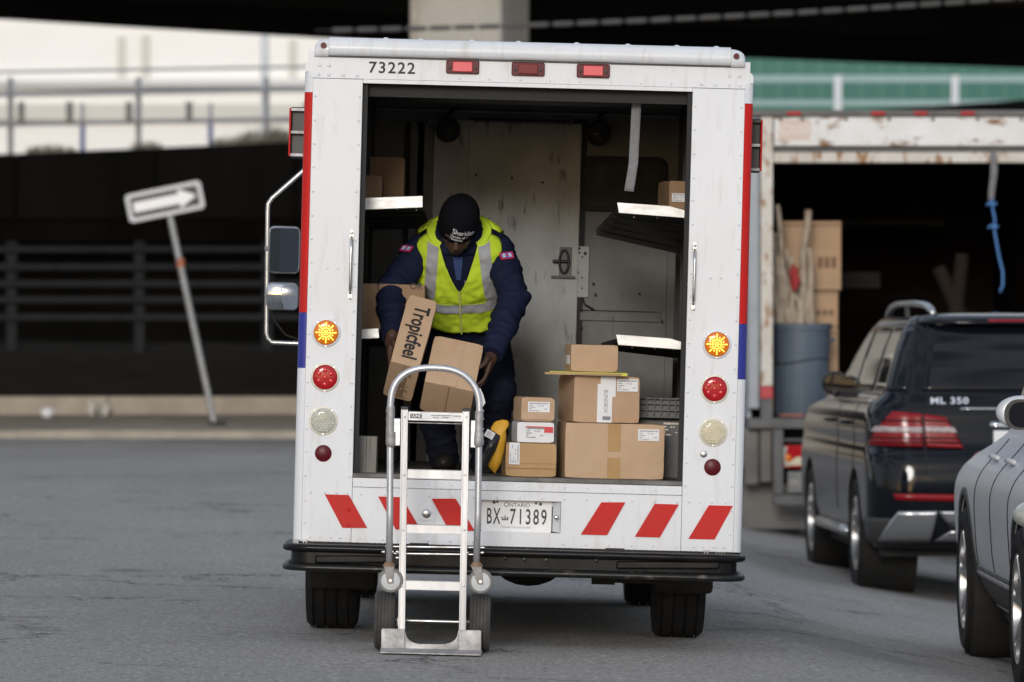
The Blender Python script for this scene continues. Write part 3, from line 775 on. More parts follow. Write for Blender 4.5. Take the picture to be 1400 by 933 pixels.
# licence plate
p = V(706, 705.5)
pl_ = plate(rrect(.303, .152, .014), .002, 'licence_plate', M_plate, van, frame((p.x, .050, p.z), (1,0,0), (0,0,1)))
def ptext(t, px, py, size, **k):
    q = V(px, py); return text(t, size, M_plateink, pl_, frame((q.x, .0475, q.z), (1,0,0), (0,0,1)), **k)
ptext('O', 692.2, 690.6, .030, fit=(.0205,.021)); ptext('NTARIO', 710.6, 691.4, .021, fit=(.088,.0155))
ptext('BX', 675, 706.2, .100, bold=.0010, space=1.25, fit=(.058,.068))
ptext('71389', 722.4, 707.6, .100, bold=.0010, space=1.25, fit=(.158,.068))
o = ptext('YOURS TO DISCOVER', 705, 722, .0105, fit=(.128,.0075)); o.data.materials.clear(); o.data.materials.append(M_inkgrey)
q = V(690.5, 709)
mb = MB()
for poly in ([(-.014,-.010),(.014,-.010),(.014,-.005),(-.014,-.005)], [(-.014,-.003),(-.006,-.003),(-.010,.008)], [(-.004,-.003),(.004,-.003),(0,.016)], [(.006,-.003),(.014,-.003),(.010,.008)], [(-.018,.000),(-.014,-.003),(-.014,.004)], [(.018,.000),(.014,-.003),(.014,.004)]):
    mb.prism([(q.x+a, q.z+b_) for a, b_ in poly], .0468, .0478)
mb.build('crown_emblem', M_plateink, pl_)
for px, py in ((675.5,687.5), (739,690)):
    q = V(px, py); MB().lathe([(.0065, .0478), (.0065, .044), (.003, .043)], (q.x, 0, q.z), n=12).build('plate_bolt', M_black, pl_, smooth=40)
    MB().lathe([(.005, .0478), (.005, .0465)], (q.x+(.014 if px < 700 else -.019), 0, q.z+.002), n=10).build('plate_slot', M_black, pl_)

# bumper swept round the rear corners
BX0, BX1, BY = -.990, .966, -.115
path = [(BX0, .34), (BX0, .10)]
rr = .10
path += [(BX0+rr-rr*math.cos(R(a)), BY+rr-rr*math.sin(R(a))) for a in range(0, 91, 15)]
path += [(BX0+(BX1-BX0)*t, BY) for t in (.2,.35,.5,.65,.8)]
path += [(BX1-rr+rr*math.sin(R(a)), BY+rr-rr*math.cos(R(a))) for a in range(0, 91, 15)]
path += [(BX1, .10), (BX1, .34)]
def sweep(prof, name, m, smooth=40):
    mb = MB(); n = len(prof)
    for i, p in enumerate(path):
        a, b_ = path[max(0, i-1)], path[min(len(path)-1, i+1)]
        d = Vector((b_[0]-a[0], b_[1]-a[1])).normalized(); nn = Vector((d.y, -d.x))
        mb.v += [(p[0]+nn.x*q[0], p[1]+nn.y*q[0], q[1]) for q in prof]
    for i in range(len(path)-1): mb.f += [(i*n+k, i*n+(k+1)%n, (i+1)*n+(k+1)%n, (i+1)*n+k) for k in range(n)]
    mb.f += [tuple(range(n)), tuple((len(path)-1)*n+k for k in range(n-1, -1, -1))]
    return mb.build(name, m, van, smooth=smooth)
def arcp(cx, cz, r, a0, a1, n=6): return [(cx+r*math.cos(R(a0+(a1-a0)*k/n)), cz+r*math.sin(R(a0+(a1-a0)*k/n))) for k in range(n+1)]
sweep([(-.055, .418)]+arcp(0, .402, .016, 90, -80)+[(-.022, .384), (-.022, .338)]+[(-.055, .338)], 'bumper', M_blackpaint)
sweep([(-.055, .3375), (-.018, .3375)]+arcp(.000, .318, .015, 80, -90)+[(-.055, .303)], 'bumper_lower_flange', M_scuffmetal)
for px0, px1, py0, py1 in ((432, 530, 758, 769), (842, 982, 766, 777)):
    a, b_ = V(px0, py0), V(px1, py1); e = MB()
    e.prism([(a.x, a.z), (b_.x, b_.z+.034), (b_.x, b_.z), (a.x, a.z-.034)], BY+.0, BY+.03)
    e.build('bumper_rail', M_blackpaint, van, bevel=.008, seg=3)
for px, py in ((492,764), (690,762), (717,764), (747,765), (757,757), (815,765), (905,770)):
    q = V(px, py); MB().lathe([(.008, BY+.0165), (.008, BY+.012), (.004, BY+.011)], (q.x, 0, q.z), n=10).build('bumper_bolt', M_scuffmetal, van, smooth=40)
tr = MB().box(-.93, .93, BY+.01, -.001, .408, .4165)
for i in range(150):
    x = -.92+i*1.84/149
    tr.box(x-.0035, x+.0035, -.085, -.078, .4165, .4275); 
    if i % 2: tr.box(x-.0035, x+.0035, -.045, -.038, .4165, .4275)
prop(tr.build('step_tread', M_scuffmetal, van), kind='stuff')
for px in (405, 417, 966):
    q = V(px, 741); MB().box(q.x-.012, q.x+.012, -.05, -.01, .40, .432).build('bumper_bracket', M_cast, van)

# wheels and underbody
def wheel(parent, c, r, w, rim_m, tyre_m=M_rubber, spokes=0, rr=.62, side=-1, grooves=4, n=56, rot=0):
    """axis along x; side = the sign of the outer face"""
    e = empty('wheel'); e.parent = parent; e.location = c; e.rotation_euler = (0, 0, rot)
    h = w/2; pr = [(r*rr, -h*.80), (r*.80, -h*1.0), (r*.93, -h*.96), (r*.985, -h*.80)]
    gx = [(-.66+1.32*k/(grooves-1)) for k in range(grooves)] if grooves > 1 else []
    for gq in gx:
        pr += [(r, h*(gq-.05)), (r*.972, h*(gq-.035)), (r*.972, h*(gq+.035)), (r, h*(gq+.05))]
    pr += [(r*.985, h*.80), (r*.93, h*.96), (r*.80, h*1.0), (r*rr, h*.80)]
    t = MB().lathe(pr, axis='x', n=n, caps=False); 
    m = len(pr); t.f += [( (m-1)*n+k, (m-1)*n+(k+1)%n, (k+1)%n, k) for k in range(n)]
    t.build('tyre', tyre_m, e, smooth=35)
    s = side; d = MB()
    if spokes == 0:
        d.lathe([(r*rr*1.01, s*h*.79), (r*rr*.97, s*h*.86), (r*rr*.90, s*h*.5), (r*.30, s*h*.35), (r*.26, s*h*.6), (.001, s*h*.62)], axis='x', n=32, caps=False)
    else:
        d.lathe([(r*rr*1.02, s*h*.79), (r*rr*1.0, s*h*.93), (r*rr*.95, s*h*.88), (r*rr*.93, s*h*.2), (r*rr*.93, -s*h*.5)], axis='x', n=40, caps=False)
        for k in range(spokes):
            a = 2*math.pi*k/spokes+.3; ca, sa = math.cos(a), math.sin(a)
            for da in (-.10, .10):
                cb, sb = math.cos(a+da*1.5), math.sin(a+da*1.5)
                d.bar((s*h*.62, r*.10*ca, r*.10*sa), (s*h*.84, r*rr*.96*cb, r*rr*.96*sb), r*.07, r*.06, up=(1,0,0))
        d.lathe([(r*.13, s*h*.45), (r*.13, s*h*.70), (r*.08, s*h*.76), (.001, s*h*.77)], axis='x', n=20, caps=False)
    d.build('rim', rim_m, e, smooth=40)
    return e
M_rimsteel = mat('painted_steel_rim', (0.30,0.30,0.30), 0.5, metal=.3, var=(0.16,0.15,0.14), vscale=8)
wl_, wr_ = V(455.5, 800, .9), V(927.5, 800, .9)
wheel(van, (wl_.x, .95, .345), .345, .235, M_rimsteel, side=-1)
wheel(van, (wr_.x, .95, .345), .345, .235, M_rimsteel, side=1)
fx = V(880, 800, 3.6)
wheel(van, (fx.x, 3.60, .345), .345, .20, M_rimsteel, side=1)
wheel(van, (wl_.x+.03, 3.60, .345), .345, .20, M_rimsteel, side=-1)
MB().box(-.70, .70, .05, 3.6, .43, .60).build('underbody', M_under, van)
for s in (-1, 1): MB().box(s*.42-.04, s*.42+.04, -.06, 3.9, .355, .43).build('chassis_rail', M_under, van)
for s in (-1, 1):
    MB().box(s*.80-.05, s*.80+.05, 1.45, 3.15, .26, .425).build('shade_skirt', M_under, van, bevel=.01)  # unseen inner skirts added to darken the ground under the van
MB().box(-.80, .80, 4.10, 4.22, .22, .43).build('shade_valance', M_under, van, bevel=.02)  # low front lip added to keep light out from below
MB().box(-.36, .30, 1.5, 2.3, .26, .43).build('shade_block', M_under, van, bevel=.03)  # low block added to deepen the shade beneath the body
MB().box(-.30, .30, 2.7, 3.5, .22, .43).build('shade_block_front', M_under, van, bevel=.03)  # second low block, likewise added to shade the ground
MB().tube([(wl_.x, .95, .345), (wr_.x, .95, .345)], .045, 12).build('rear_axle', M_under, van, smooth=40)
q = V(722, 792, .9)
MB().ellipsoid((q.x, .95, .335), (.17, .15, .125), None, 18, 10).build('differential', M_under, van, smooth=180)
for (xa, ya, xb, yb) in ((421, 778, 516, 806), (893, 788, 974, 812)):
    a, b_ = V(xa, ya, .6), V(xb, yb, .6); MB().box(a.x, b_.x, .55, .62, b_.z, .45).build('wheel_guard', M_under, van, bevel=.02)
q = V(815, 795, .2); MB().box(q.x-.02, q.x+.08, .15, .22, .265, .43).build('tow_bracket', M_under, van)
MB().box(q.x-.02, q.x+.34, .12, .15, .275, .30).build('tow_bracket', M_under, van)
MB().tube([(.30, 3.0, .33), (.36, .6, .30), (.47, .15, .30)], .03, 12).build('exhaust_pipe', M_under, van, smooth=60)

# cab and nose (mostly hidden from here)
nose = [(3.0,.43),(4.28,.43),(4.36,.62),(4.36,.95),(4.15,1.22),(3.72,1.36),(3.12,2.44),(3.0,2.47)]
mb = MB(); n = len(nose)
for x in (-W+.002, W-.002): mb.v += [(x, p[0], p[1]) for p in nose]
mb.f = [tuple(range(n)), tuple(range(2*n-1, n-1, -1))]+[(i, i+n, (i+1)%n+n, (i+1)%n) for i in range(n)]
mb.build('cab', M_white, van, bevel=.04, seg=3)
MB().add([(-.84,3.70,1.42),(.84,3.70,1.42),(.80,3.17,2.36),(-.80,3.17,2.36)], [(0,1,2,3)]).build('windscreen', M_glassdark, van)
for v_ in van.children:
    if v_.name.startswith('windscreen'): v_.location = (0, .012, .008)
for s in (-1, 1):
    MB().lathe([(.09, 4.36), (.085, 4.385), (.001, 4.395)], (s*.70, 0, .80), 'y', 24).build('headlight', M_clearlens, van, smooth=50)
# side marker housings near the top corners
for s, (xa, ya, xb, yb) in ((-1, (397.5,146,413,216)), (1, (1026,162,1039.5,236))):
    a, b_ = V(xa, ya, .30), V(xb, yb, .30)
    xo = a.x if s < 0 else b_.x; xi = s*W
    z0, z1 = b_.z, a.z
    e = empty('side_signal'); e.parent = van; e.location = (xo, .30, (z0+z1)/2); h = (z1-z0)/2; w = abs(xi-xo)
    MB().box(*( (0,w) if s < 0 else (-w,0) ), .035, .10, -h, h).build('housing', M_black, e, bevel=.006)
    rim = [(-s*.0, -h+.012), (-s*.012, -h), (-s*.012, h), (-s*.0, h-.012)]
    MB().box(*( (-.005,.003) if s < 0 else (-.003,.005) ), -.012, .10, -h+.006, h-.006).build('red_edge', M_red, e, bevel=.003)
    for z in (h-.012, -h+.012, .0):
        MB().box(*( (.004,w) if s < 0 else (-w,-.004) ), -.008, .034, z-.006, z+.006).build('rib', M_cast if z < .1 else M_black, e)
# left mirrors on their bent tube
ym = 3.0
pm_ = [V(455, 202, ym), V(412, 236, ym), V(372, 271, ym), V(366.5, 279, ym), V(366, 290, ym), V(364, 455, ym), V(366, 463, ym), V(372, 468.5, ym), V(410, 470, ym), V(455, 470, ym)]
e = empty('wing_mirror'); e.parent = van; e.location = (0, 0, 0)
MB().tube(pm_, .0105, 10).build('bracket_tube', M_steel, e, smooth=180)
MB().tube([V(370, 424, ym), V(376, 440, ym), V(390, 458, ym), V(410, 465, ym)], .004, 6).build('cable', M_under, e, smooth=180)
def mirror(x0, y0, x1, y1, bulge, m, nm):
    a, b_ = V(x0, y0, ym-.06), V(x1, y1, ym-.06); w, h = b_.x-a.x, a.z-b_.z; c = ((a.x+b_.x)/2, ym-.06, (a.z+b_.z)/2)
    FM = frame(c, (1,0,0), (0,0,1)) @ Matrix.Rotation(R(4), 4, 'Y') @ Matrix.Rotation(R(4.5), 4, 'X')
    plate(rrect(w, h, .028), .04, nm+'_shell', M_satin, e, FM, bevel=.006)
    mb = MB(); hw, hh = w/2-.006, h/2-.006
    def dome(u, v):
        a, b2 = 2*u-1, 2*v-1
        return FM @ Vector((hw*a*math.sqrt(1-.10*b2**6), hh*b2*math.sqrt(1-.10*a**6), .0405+bulge*(1-.5*a*a-.5*b2*b2)))
    mb.grid(dome, 20, 20)
    mb.build(nm+'_glass', m, e, smooth=180)
mirror(367.5, 309, 409, 374, .002, mat('dark_mirror_glass', (0.10,0.12,0.14), 0.03, metal=1.0), 'flat_mirror')
mirror(364.5, 386, 407, 424, .022, M_mirror, 'convex_mirror')
for py in (340, 405):
    MB().tube([V(365, py, ym), V(372, py, ym-.05)], .014, 10).build('clamp', M_cast, e, smooth=60)

# ------------------------------------------------------------------ van interior
BKY = 2.60
MB().box(OXL, OXR, -.006, .20, OZ0-.0115, OZ0+.008).build('sill_plate', M_floor, van, bevel=.004)
MB().box(-.925, .925, .2005, BKY, .61, OZ0).build('cargo_floor', M_floor, van)
inn = MB().box(0, .02, .031, BKY, OZ0+.001, 2.46).mesh('inner_wall'); inn.materials.append(M_intdark)
for x in (-.933, .913): link_mesh('inner_wall', inn, van).location.x = x
MB().box(-.93, .93, .031, BKY, 2.475, 2.49).build('ceiling', M_intdark, van)
for x0, x1 in ((OXL, OXL+.022), (OXR-.020, OXR)):
    MB().box(x0, x1, .031, .075, OZ0+.009, OZ1).build('door_track', M_rubberseal, van)
    MB().box(x0-.20 if x0 < 0 else x0+.02, x0 if x0 < 0 else x0+.22, .033, .06, OZ0+.009, OZ1).build('pillar_lining', M_rubberseal, van)
# rolled-up door slats under the roof
for i in range(9):
    MB().box(OXL+.02, OXR-.02, .10+i*.085, .10+i*.085+.080, 2.36, 2.385).build('door_slat', M_shelfdark, van, bevel=.004)
MB().box(OXL+.02, OXR-.02, .079, .095, 2.345, 2.395).build('door_bottom_rail', M_rubberseal, van)
# bulkhead
bk_ = empty('bulkhead'); bk_.parent = van; bk_.location = (0, BKY, 0)
def bx(px0, py0, px1, py1, y0, y1, name, m, bevel=.0, par=None):
    a, b_ = V(px0, py0, BKY), V(px1, py1, BKY)
    return MB().box(a.x, b_.x, y0, y1, b_.z, a.z).build(name, m, par or bk_, bevel=bevel)
MB().box(-.93, .93, 0, .03, .70, 2.474).build('back_wall', M_bulkgrey, bk_)
bx(495, 150, 950, 160, -.06, -.001, 'top_beam', M_bulk, .004)
bx(641, 166, 783, 646, -.030, -.001, 'door_panel', M_bulk, .004)
bx(636.8, 163, 640.6, 646, -.010, -.001, 'door_gap', M_rubberseal)
bx(645, 163.5, 780, 165.5, -.035, -.001, 'door_head', M_rubberseal)
bx(585, 163, 636.4, 646, -.016, -.001, 'side_panel', M_bulk, .003)
bx(783.6, 163, 791, 646, -.012, -.001, 'door_gap', M_rubberseal)
for p0, p1 in ((562, 569), (572, 582)): bx(p0, 168, p1, 646, -.05, -.001, 'angle_post', M_bulkgrey, .002)
bx(555, 168, 561, 646, -.03, -.001, 'angle_gap', M_rubberseal)
bx(792, 326, 905, 646, -.010, -.001, 'lower_panel', M_bulkgrey, .002)
pp = bx(789, 337, 804, 407, -.026, -.011, 'perforated_strip', M_bulk, .002)
for px, py, r in ((792,340,2), (792,346,1.6), (800,347,2.4), (796,352,1.4), (790,373,1.8), (795.5,380,1.3), (795.5,394.5,1.4)):
    q = V(px, py, BKY); MB().lathe([(r*.0034, -.0275), (r*.0034, -.0262)], (q.x, 0, q.z), n=10).build('hole', M_rubberseal, pp)
bx(793, 424, 903, 426.5, -.03, -.011, 'ledge_shadow_bar', M_rubberseal)
bx(793, 427, 903, 441, -.024, -.011, 'ledge', M_bulkgrey, .002)
for px, py in ((811,388), (814,403), (874,402), (795,448), (905,440), (651,240), (742,250), (668,300), (700,244)):
    q = V(px, py, BKY); MB().lathe([(.006, -.036), (.006, -.0305)], (q.x, 0, q.z), n=10).build('hole', M_rubberseal, bk_)
# latch
bx(765, 338, 781, 379, -.040, -.031, 'latch_plate', M_bulkgrey, .003)
q = V(771, 358, BKY); 
MB().tube([(q.x+.014*math.cos(a)*1.6, -.056, q.z+.055*math.sin(a)) for a in [2*math.pi*k/16 for k in range(16)]], .006, 8, closed=True).build('latch_ring', M_black, bk_, smooth=180)
MB().tube([(q.x-.055, -.050, q.z), (q.x+.02, -.050, q.z)], .008, 8).build('latch_bolt', M_black, bk_, smooth=60)
bx(753, 377, 786, 381, -.055, -.0465, 'latch_bar', M_black)
MB().tube([V(796, 408, BKY)-Vector((0,BKY+.02,0)), V(800, 417, BKY)-Vector((0,BKY+.02,0)), V(812, 424, BKY)-Vector((0,BKY+.02,0))], .005, 6).build('cable', M_black, bk_, smooth=180)
# dark window with rubber gasket
a, b_ = V(795, 213, BKY), V(912, 292, BKY)
wc = Vector(((a.x+b_.x)/2, -.002, (a.z+b_.z)/2)); FW = frame(wc, (1,0,0), (0,0,1))
plate(rrect(b_.x-a.x, a.z-b_.z, .045), .014, 'window_gasket', M_rubberseal, bk_, FW, bevel=.004)
plate(rrect(b_.x-a.x-.05, a.z-b_.z-.05, .03), .002, 'window_pane', mat('dirty_dark_pane', (.012,.012,.013), .45, spec=.15, var=(.03,.03,.03), vscale=8), bk_, FW @ Matrix.Translation((0,0,.0145)))
for px, py, w_, h_ in ((822,240,.05,.11), (889,240,.06,.10)):
    q = V(px, py, BKY); plate(rrect(w_, h_, .02), .003, 'window_sticker', M_shelfdark, bk_, frame((q.x, -.0172, q.z), (1,0,0), (0,0,1)))
# round work lamps under the beam
for px, py in ((612.5, 178), (817.5, 183)):
    q = V(px, py, BKY-.1); e = empty('work_lamp'); e.parent = van; e.location = (q.x, BKY-.10, q.z)
    MB().lathe([(.057, .02), (.060, -.01), (.058, -.025), (.050, -.028)], n=28, caps=False).build('bezel', M_black, e, smooth=40)
    MB().lathe([(.050, -.022), (.030, -.010), (.012, .008), (.001, .010)], n=28, caps=False).build('reflector', M_satin, e, smooth=60)
    MB().lathe([(.051, -.024), (.03, -.034), (.001, -.037)], n=28, caps=False).build('lens', mat('smoked_lens', (0.05,0.05,0.05), .15, alpha=.55) if 'smoked_lens' not in MATS else MATS['smoked_lens'], e, smooth=60)
    MB().tube([(0, 0, .058), (.006, .01, .085), (.03, .03, .105)], .010, 8).build('stalk', M_black, e, smooth=180)
# shelves
def shelf(poly, y0, back, name='shelf'):
    """poly: lip outline in photo pixels at depth y0; back: two photo points of the far lower edge at depth 1.7"""
    f = [V(px, py, y0) for px, py in poly]
    e = empty(name); e.parent = van; e.location = (0, 0, 0)
    MB().prism([(p.x, p.z) for p in f], y0-.003, y0+.003).build('lip', M_shelf, e, bevel=.002)
    zt = [p for p in f]
    x0, x1 = min(p.x for p in f)+.006, max(p.x for p in f)-.004; zlo = min(p.z for p in f)
    a, b_ = V(*back[0], 1.7), V(*back[1], 1.7)
    zl = sorted(f, key=lambda p: p.x); zA = (zl[0].z+zl[1].z)/2; zB = (zl[-1].z+zl[-2].z)/2
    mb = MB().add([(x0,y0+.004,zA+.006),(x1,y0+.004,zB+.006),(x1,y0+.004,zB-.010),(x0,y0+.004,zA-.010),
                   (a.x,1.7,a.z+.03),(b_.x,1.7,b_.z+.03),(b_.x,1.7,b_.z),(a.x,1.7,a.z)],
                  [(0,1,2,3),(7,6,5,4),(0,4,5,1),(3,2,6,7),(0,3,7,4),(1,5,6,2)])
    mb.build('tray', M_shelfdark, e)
    for k in range(1, 5):                       # pressed ribs on the underside
        t = k/5; y = y0+(1.7-y0)*t
        pa = Vector((x0+(a.x-x0)*t, y, zA-.012+(a.z-zA+.010)*t)); pb_ = Vector((x1+(b_.x-x1)*t, y, zB-.012+(b_.z-zB+.010)*t))
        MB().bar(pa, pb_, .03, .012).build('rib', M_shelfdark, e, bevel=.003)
    for t in (.25, .6, .9):
        q = Vector((x0+(x1-x0)*t, y0+.12, min(zA, zB)-.016)); MB().lathe([(.004, -.003), (.004, .004)], q, 'z', 8).build('rivet', M_steel, e)
    return e
shelf([(843.6,277),(916,282),(937.6,288),(937.6,298.5),(846,291.5)], .25, ((815,322),(948,352)))
shelf([(842,457.5),(916,462.8),(932.6,467.6),(932.6,478.5),(845,472)], .25, ((822,478),(940,492)))
shelf([(490,271),(578,268),(578,284),(490,287.5)], .30, ((480,316),(588,312)))
shelf([(480,451),(517.5,449),(518.6,462.5),(480,464.5)], .30, ((470,476),(532,474)))
# shelf uprights along the side walls
for x in (-.72, .72):
    for y in (.5, 1.2, 1.9):
        MB().box(x-.012, x+.012, y-.02, y+.02, OZ0+.002, 2.45).build('shelf_upright', M_shelfdark, van)
# pull strap of the roller door
def strap_pt(u, v):
    z0, z1 = V(866, 128, .16).z, V(864, 262, .16).z
    z = z0+(z1-z0)*v; x = V(866, 200, .16).x+.010-.012*v-.030*max(0, v-.72)*1.6+(u-.5)*.041
    return (x, .16+.02*math.sin(v*4.2)-.03*v, z+(-.002*u if v == 1 else 0))
mb = MB().grid(strap_pt, 4, 24)
o = mb.build('pull_strap', M_strap, van, smooth=180); sd = o.modifiers.new('t', 'SOLIDIFY'); sd.thickness = .003
# ------------------------------------------------------------------ parcels in the van
def print_lines(mb, x0, z0, w, h, seed, y=-.0040, vertical=False):
    """small printed lines, bars and a bar code in a label of size w x h"""
    rnd = random.Random(seed)
    def r(a, b, c, d):
        if vertical: a, b, c, d = c, d, a, b
        mb.box(x0+a*w, x0+b*w, y, y+.0006, z0+c*h, z0+d*h)
    x = .06
    while x < .92:
        q = rnd.uniform(.008, .022); r(x, min(x+q, .94), .78, .90); x += q+rnd.uniform(.008, .018)
    for zc, xa, xb in ((.64, .06, .22), (.62, .45, .55), (.62, .60, .72), (.46, .06, .34), (.30, .06, .18), (.30, .74, .88), (.14, .06, .14), (.14, .18, .52)):
        x = xa
        while x < xb:
            q = rnd.uniform(.015, .035); r(x, min(x+q, xb), zc-.035, zc+.035); x += q+.012
def sticker(e, x0, z0, w, h, seed, vertical=False, rot=0):
    o = MB().box(x0, x0+w, -.0032, -.0012, z0, z0+h).build('shipping_label', M_label, e)
    mb = MB(); print_lines(mb, x0, z0, w, h, seed, vertical=vertical)
    mb.build('print', M_inkgrey, o)
    return o
def worn_box(name, m, e, ext, seed):
    """carton with slightly bowed faces and soft, dented corners"""
    x0, x1, y0, y1, z0, z1 = ext
    bm = bmesh.new(); bmesh.ops.create_cube(bm, size=1.0)
    bmesh.ops.subdivide_edges(bm, edges=bm.edges, cuts=7, use_grid_fill=True)
    for v in bm.verts:
        u = v.co.copy()                                   # -.5 .. .5
        p = Vector((x0+(u.x+.5)*(x1-x0), y0+(u.y+.5)*(y1-y0), z0+(u.z+.5)*(z1-z0)))
        on = sum(abs(abs(c)-.5) < 1e-4 for c in u)
        q = Vector((seed*3.1, seed*1.7, seed*.9))+p*9
        amp = .0016 if on == 1 else (.0012 if on == 2 else .0026)
        d = noise.noise_vector(q)*amp
        if on == 2: d -= Vector([c*2*(.0012+.0016*max(0, noise.noise(q*2.3))) if abs(abs(c)-.5) < 1e-4 else 0 for c in u])
        if on == 3: d -= Vector([math.copysign(.0030+.003*random.Random(seed+int(u.x*4+u.y*9+u.z*21)).random(), c) for c in u])
        if on == 1:
            for i, c in enumerate(u):
                if abs(abs(c)-.5) < 1e-4: d[i] = min(.0, abs(d[i])*0-.0006)*math.copysign(1, c)+d[i]*.25-math.copysign(.0006, c)
        v.co = p+d
    me = bpy.data.meshes.new(name); bm.to_mesh(me); bm.free()
    me.shade_smooth(); me.set_sharp_from_angle(angle=R(32))
    return link_mesh(name, me, e, m)
def carton(name, label, x0, y0, x1, y1, yl, depth, yaw, m, z0=None, cat='box', group=None, tape=None, tape_m=None, h=None, tilt=0):
    """x0,x1: photo columns of the front face's lower corners, y0 top row, y1 bottom row"""
    a, b_, t = V(x0, y1, yl), V(x1, y1, yl), V(x0, y0, yl)
    w = (b_.x-a.x)/math.cos(R(yaw)); zz = a.z if z0 is None else z0; h = h or (t.z-a.z)
    M = VAN_M @ Matrix.Translation((a.x, yl, zz)) @ Matrix.Rotation(R(yaw), 4, 'Z') @ Matrix.Rotation(R(tilt), 4, 'Y')
    e = empty(name, label, cat, group, M)
    g = .002
    worn_box('carton', m, e, (0, w, 0, depth, 0, h), sum(map(ord, label)) % 97)
    # flap seam across the top and sealing tape down the front
    MB().box(w*.004, w*.996, depth*.5-.0012, depth*.5+.0012, h-.002, h+.0006).build('flap_seam', M_inkbrown, e)
    if tape:
        for (u0, u1, v0, v1) in tape:
            MB().box(w*u0, w*u1, -.0022, -.0002, h*v0, h*v1).build('tape', tape_m or M_tape, e)
    e['w'], e['h'] = w, h
    return e, w, h
ZF = OZ0+.0085
gA = 'parcels stacked at the van door'
eA, w, h = carton('cardboard_box', 'largest brown cardboard box resting on the van floor', 771.5, 575, 908, 651, .10, .36, 5.4, M_card2, ZF, group=gA, tape=((.43,.555,.50,.995),(.43,.555,.004,.38)))
sticker(eA, w*.73, h*.70, .092, .050, 1); HA = ZF+h
mb = MB()
for i, z in enumerate((.12, .37, .62, .90)): mb.bar((w*.955, -.0016, h*z-.012), (w*.990, -.0016, h*z+.012), .0014, .006)
mb.build('corner_scuffs', M_tapeclear, eA)
eB, w, h = carton('cardboard_box', 'medium brown box with a paper strip, on the largest box', 783.7, 509, 874.5, 573, .12, .33, 11.4, M_card, HA+.001, group=gA)
sticker(eB, w*.65, h*.68, .092, .054, 2); HB = HA+.001+h
mb = MB().box(w*.40, w*.63, -.0026, -.0002, h*.56, h*.994); mb.box(w*.355, w*.58, -.0030, -.0002, h*.006, h*.83)
ps = mb.build('paper_strip', M_label, eB)
text('BLENDBOX', .024, M_inkgrey, ps, frame((w*.48, -.0034, h*.46), (0,0,1), (-1,0,0)) @ Matrix.Rotation(R(180), 4, 'Z'), xs=.8)
MB().box(w*.44, w*.56, -.0034, -.0031, h*.06, h*.14).build('print', M_inkgrey, ps)
q = V(745, 506, .11); q2 = V(858, 508, .11)
yb = empty('yellow_board', 'thin yellow edged board lying between two brown boxes', 'board', mat=VAN_M @ Matrix.Translation((q.x, .08, HB+.001)) @ Matrix.Rotation(R(1.0), 4, 'Z'))
wb = q2.x-q.x
MB().box(0, wb, 0, .28, 0, .010).build('board', M_woodraw, yb, bevel=.002)
MB().box(wb*.06, wb*.995, .006, .27, .0102, .0145).build('yellow_sheet', M_yellowboard, yb, bevel=.001)
MB().box(wb*.93, wb*.998, -.0012, -.0001, .001, .0135).build('yellow_tab', M_yellowboard, yb)
eD, w, h = carton('cardboard_box', 'small plain brown box on the yellow board, top of the stack', 780, 465, 845, 502, .13, .20, 7, M_card, HB+.017, group=gA)
o = MB().box(-.0034, -.0012, .03, .13, h*.25, h*.60).build('shipping_label', M_label, eD)
eG, w, h = carton('cardboard_box', 'ochre box with an upright label, bottom of the small left stack', 690.6, 603, 760.3, 649.5, .08, .22, 5, M_card3, ZF, group=gA, tape=((.0,.995,.40,.62),), tape_m=M_card3)
sticker(eG, w*.065, h*.36, .046, .094, 3, vertical=True); HG = ZF+h
MB().box(w*.01, w*.99, -.0018, .0, h*.245, h*.258).build('crease', M_inkbrown, eG)
eF, w, h = carton('white_box', 'white printed box with a red block between two brown boxes', 706.5, 574.5, 757.5, 603, .09, .24, 6, M_whitebox, HG+.001, group=gA)
mb = MB().box(w*.73, w*.965, -.0024, -.0002, h*.50, h*.78); mb.prism([(w*.20,h*.74),(w*.73,h*.74),(w*.73,h*.79),(w*.27,h*.79)], -.0024, -.0002)
mb.build('red_print', M_redprint, eF)
mb = MB(); print_lines(mb, w*.22, h*.18, w*.55, h*.62, 9, -.0032); mb.build('print', M_inkgrey, eF)
HFb = HG+.001+h
eE, w, h = carton('cardboard_box', 'small brown taped box resting on the white box', 712, 542, 758.5, 575.5, .08, .20, 10, M_card, HFb+.001, group=gA, tape=((.02,.98,.10,.44),), tape_m=M_tapeclear)
sticker(eE, w*.20, h*.40, w*.64, h*.42, 4)
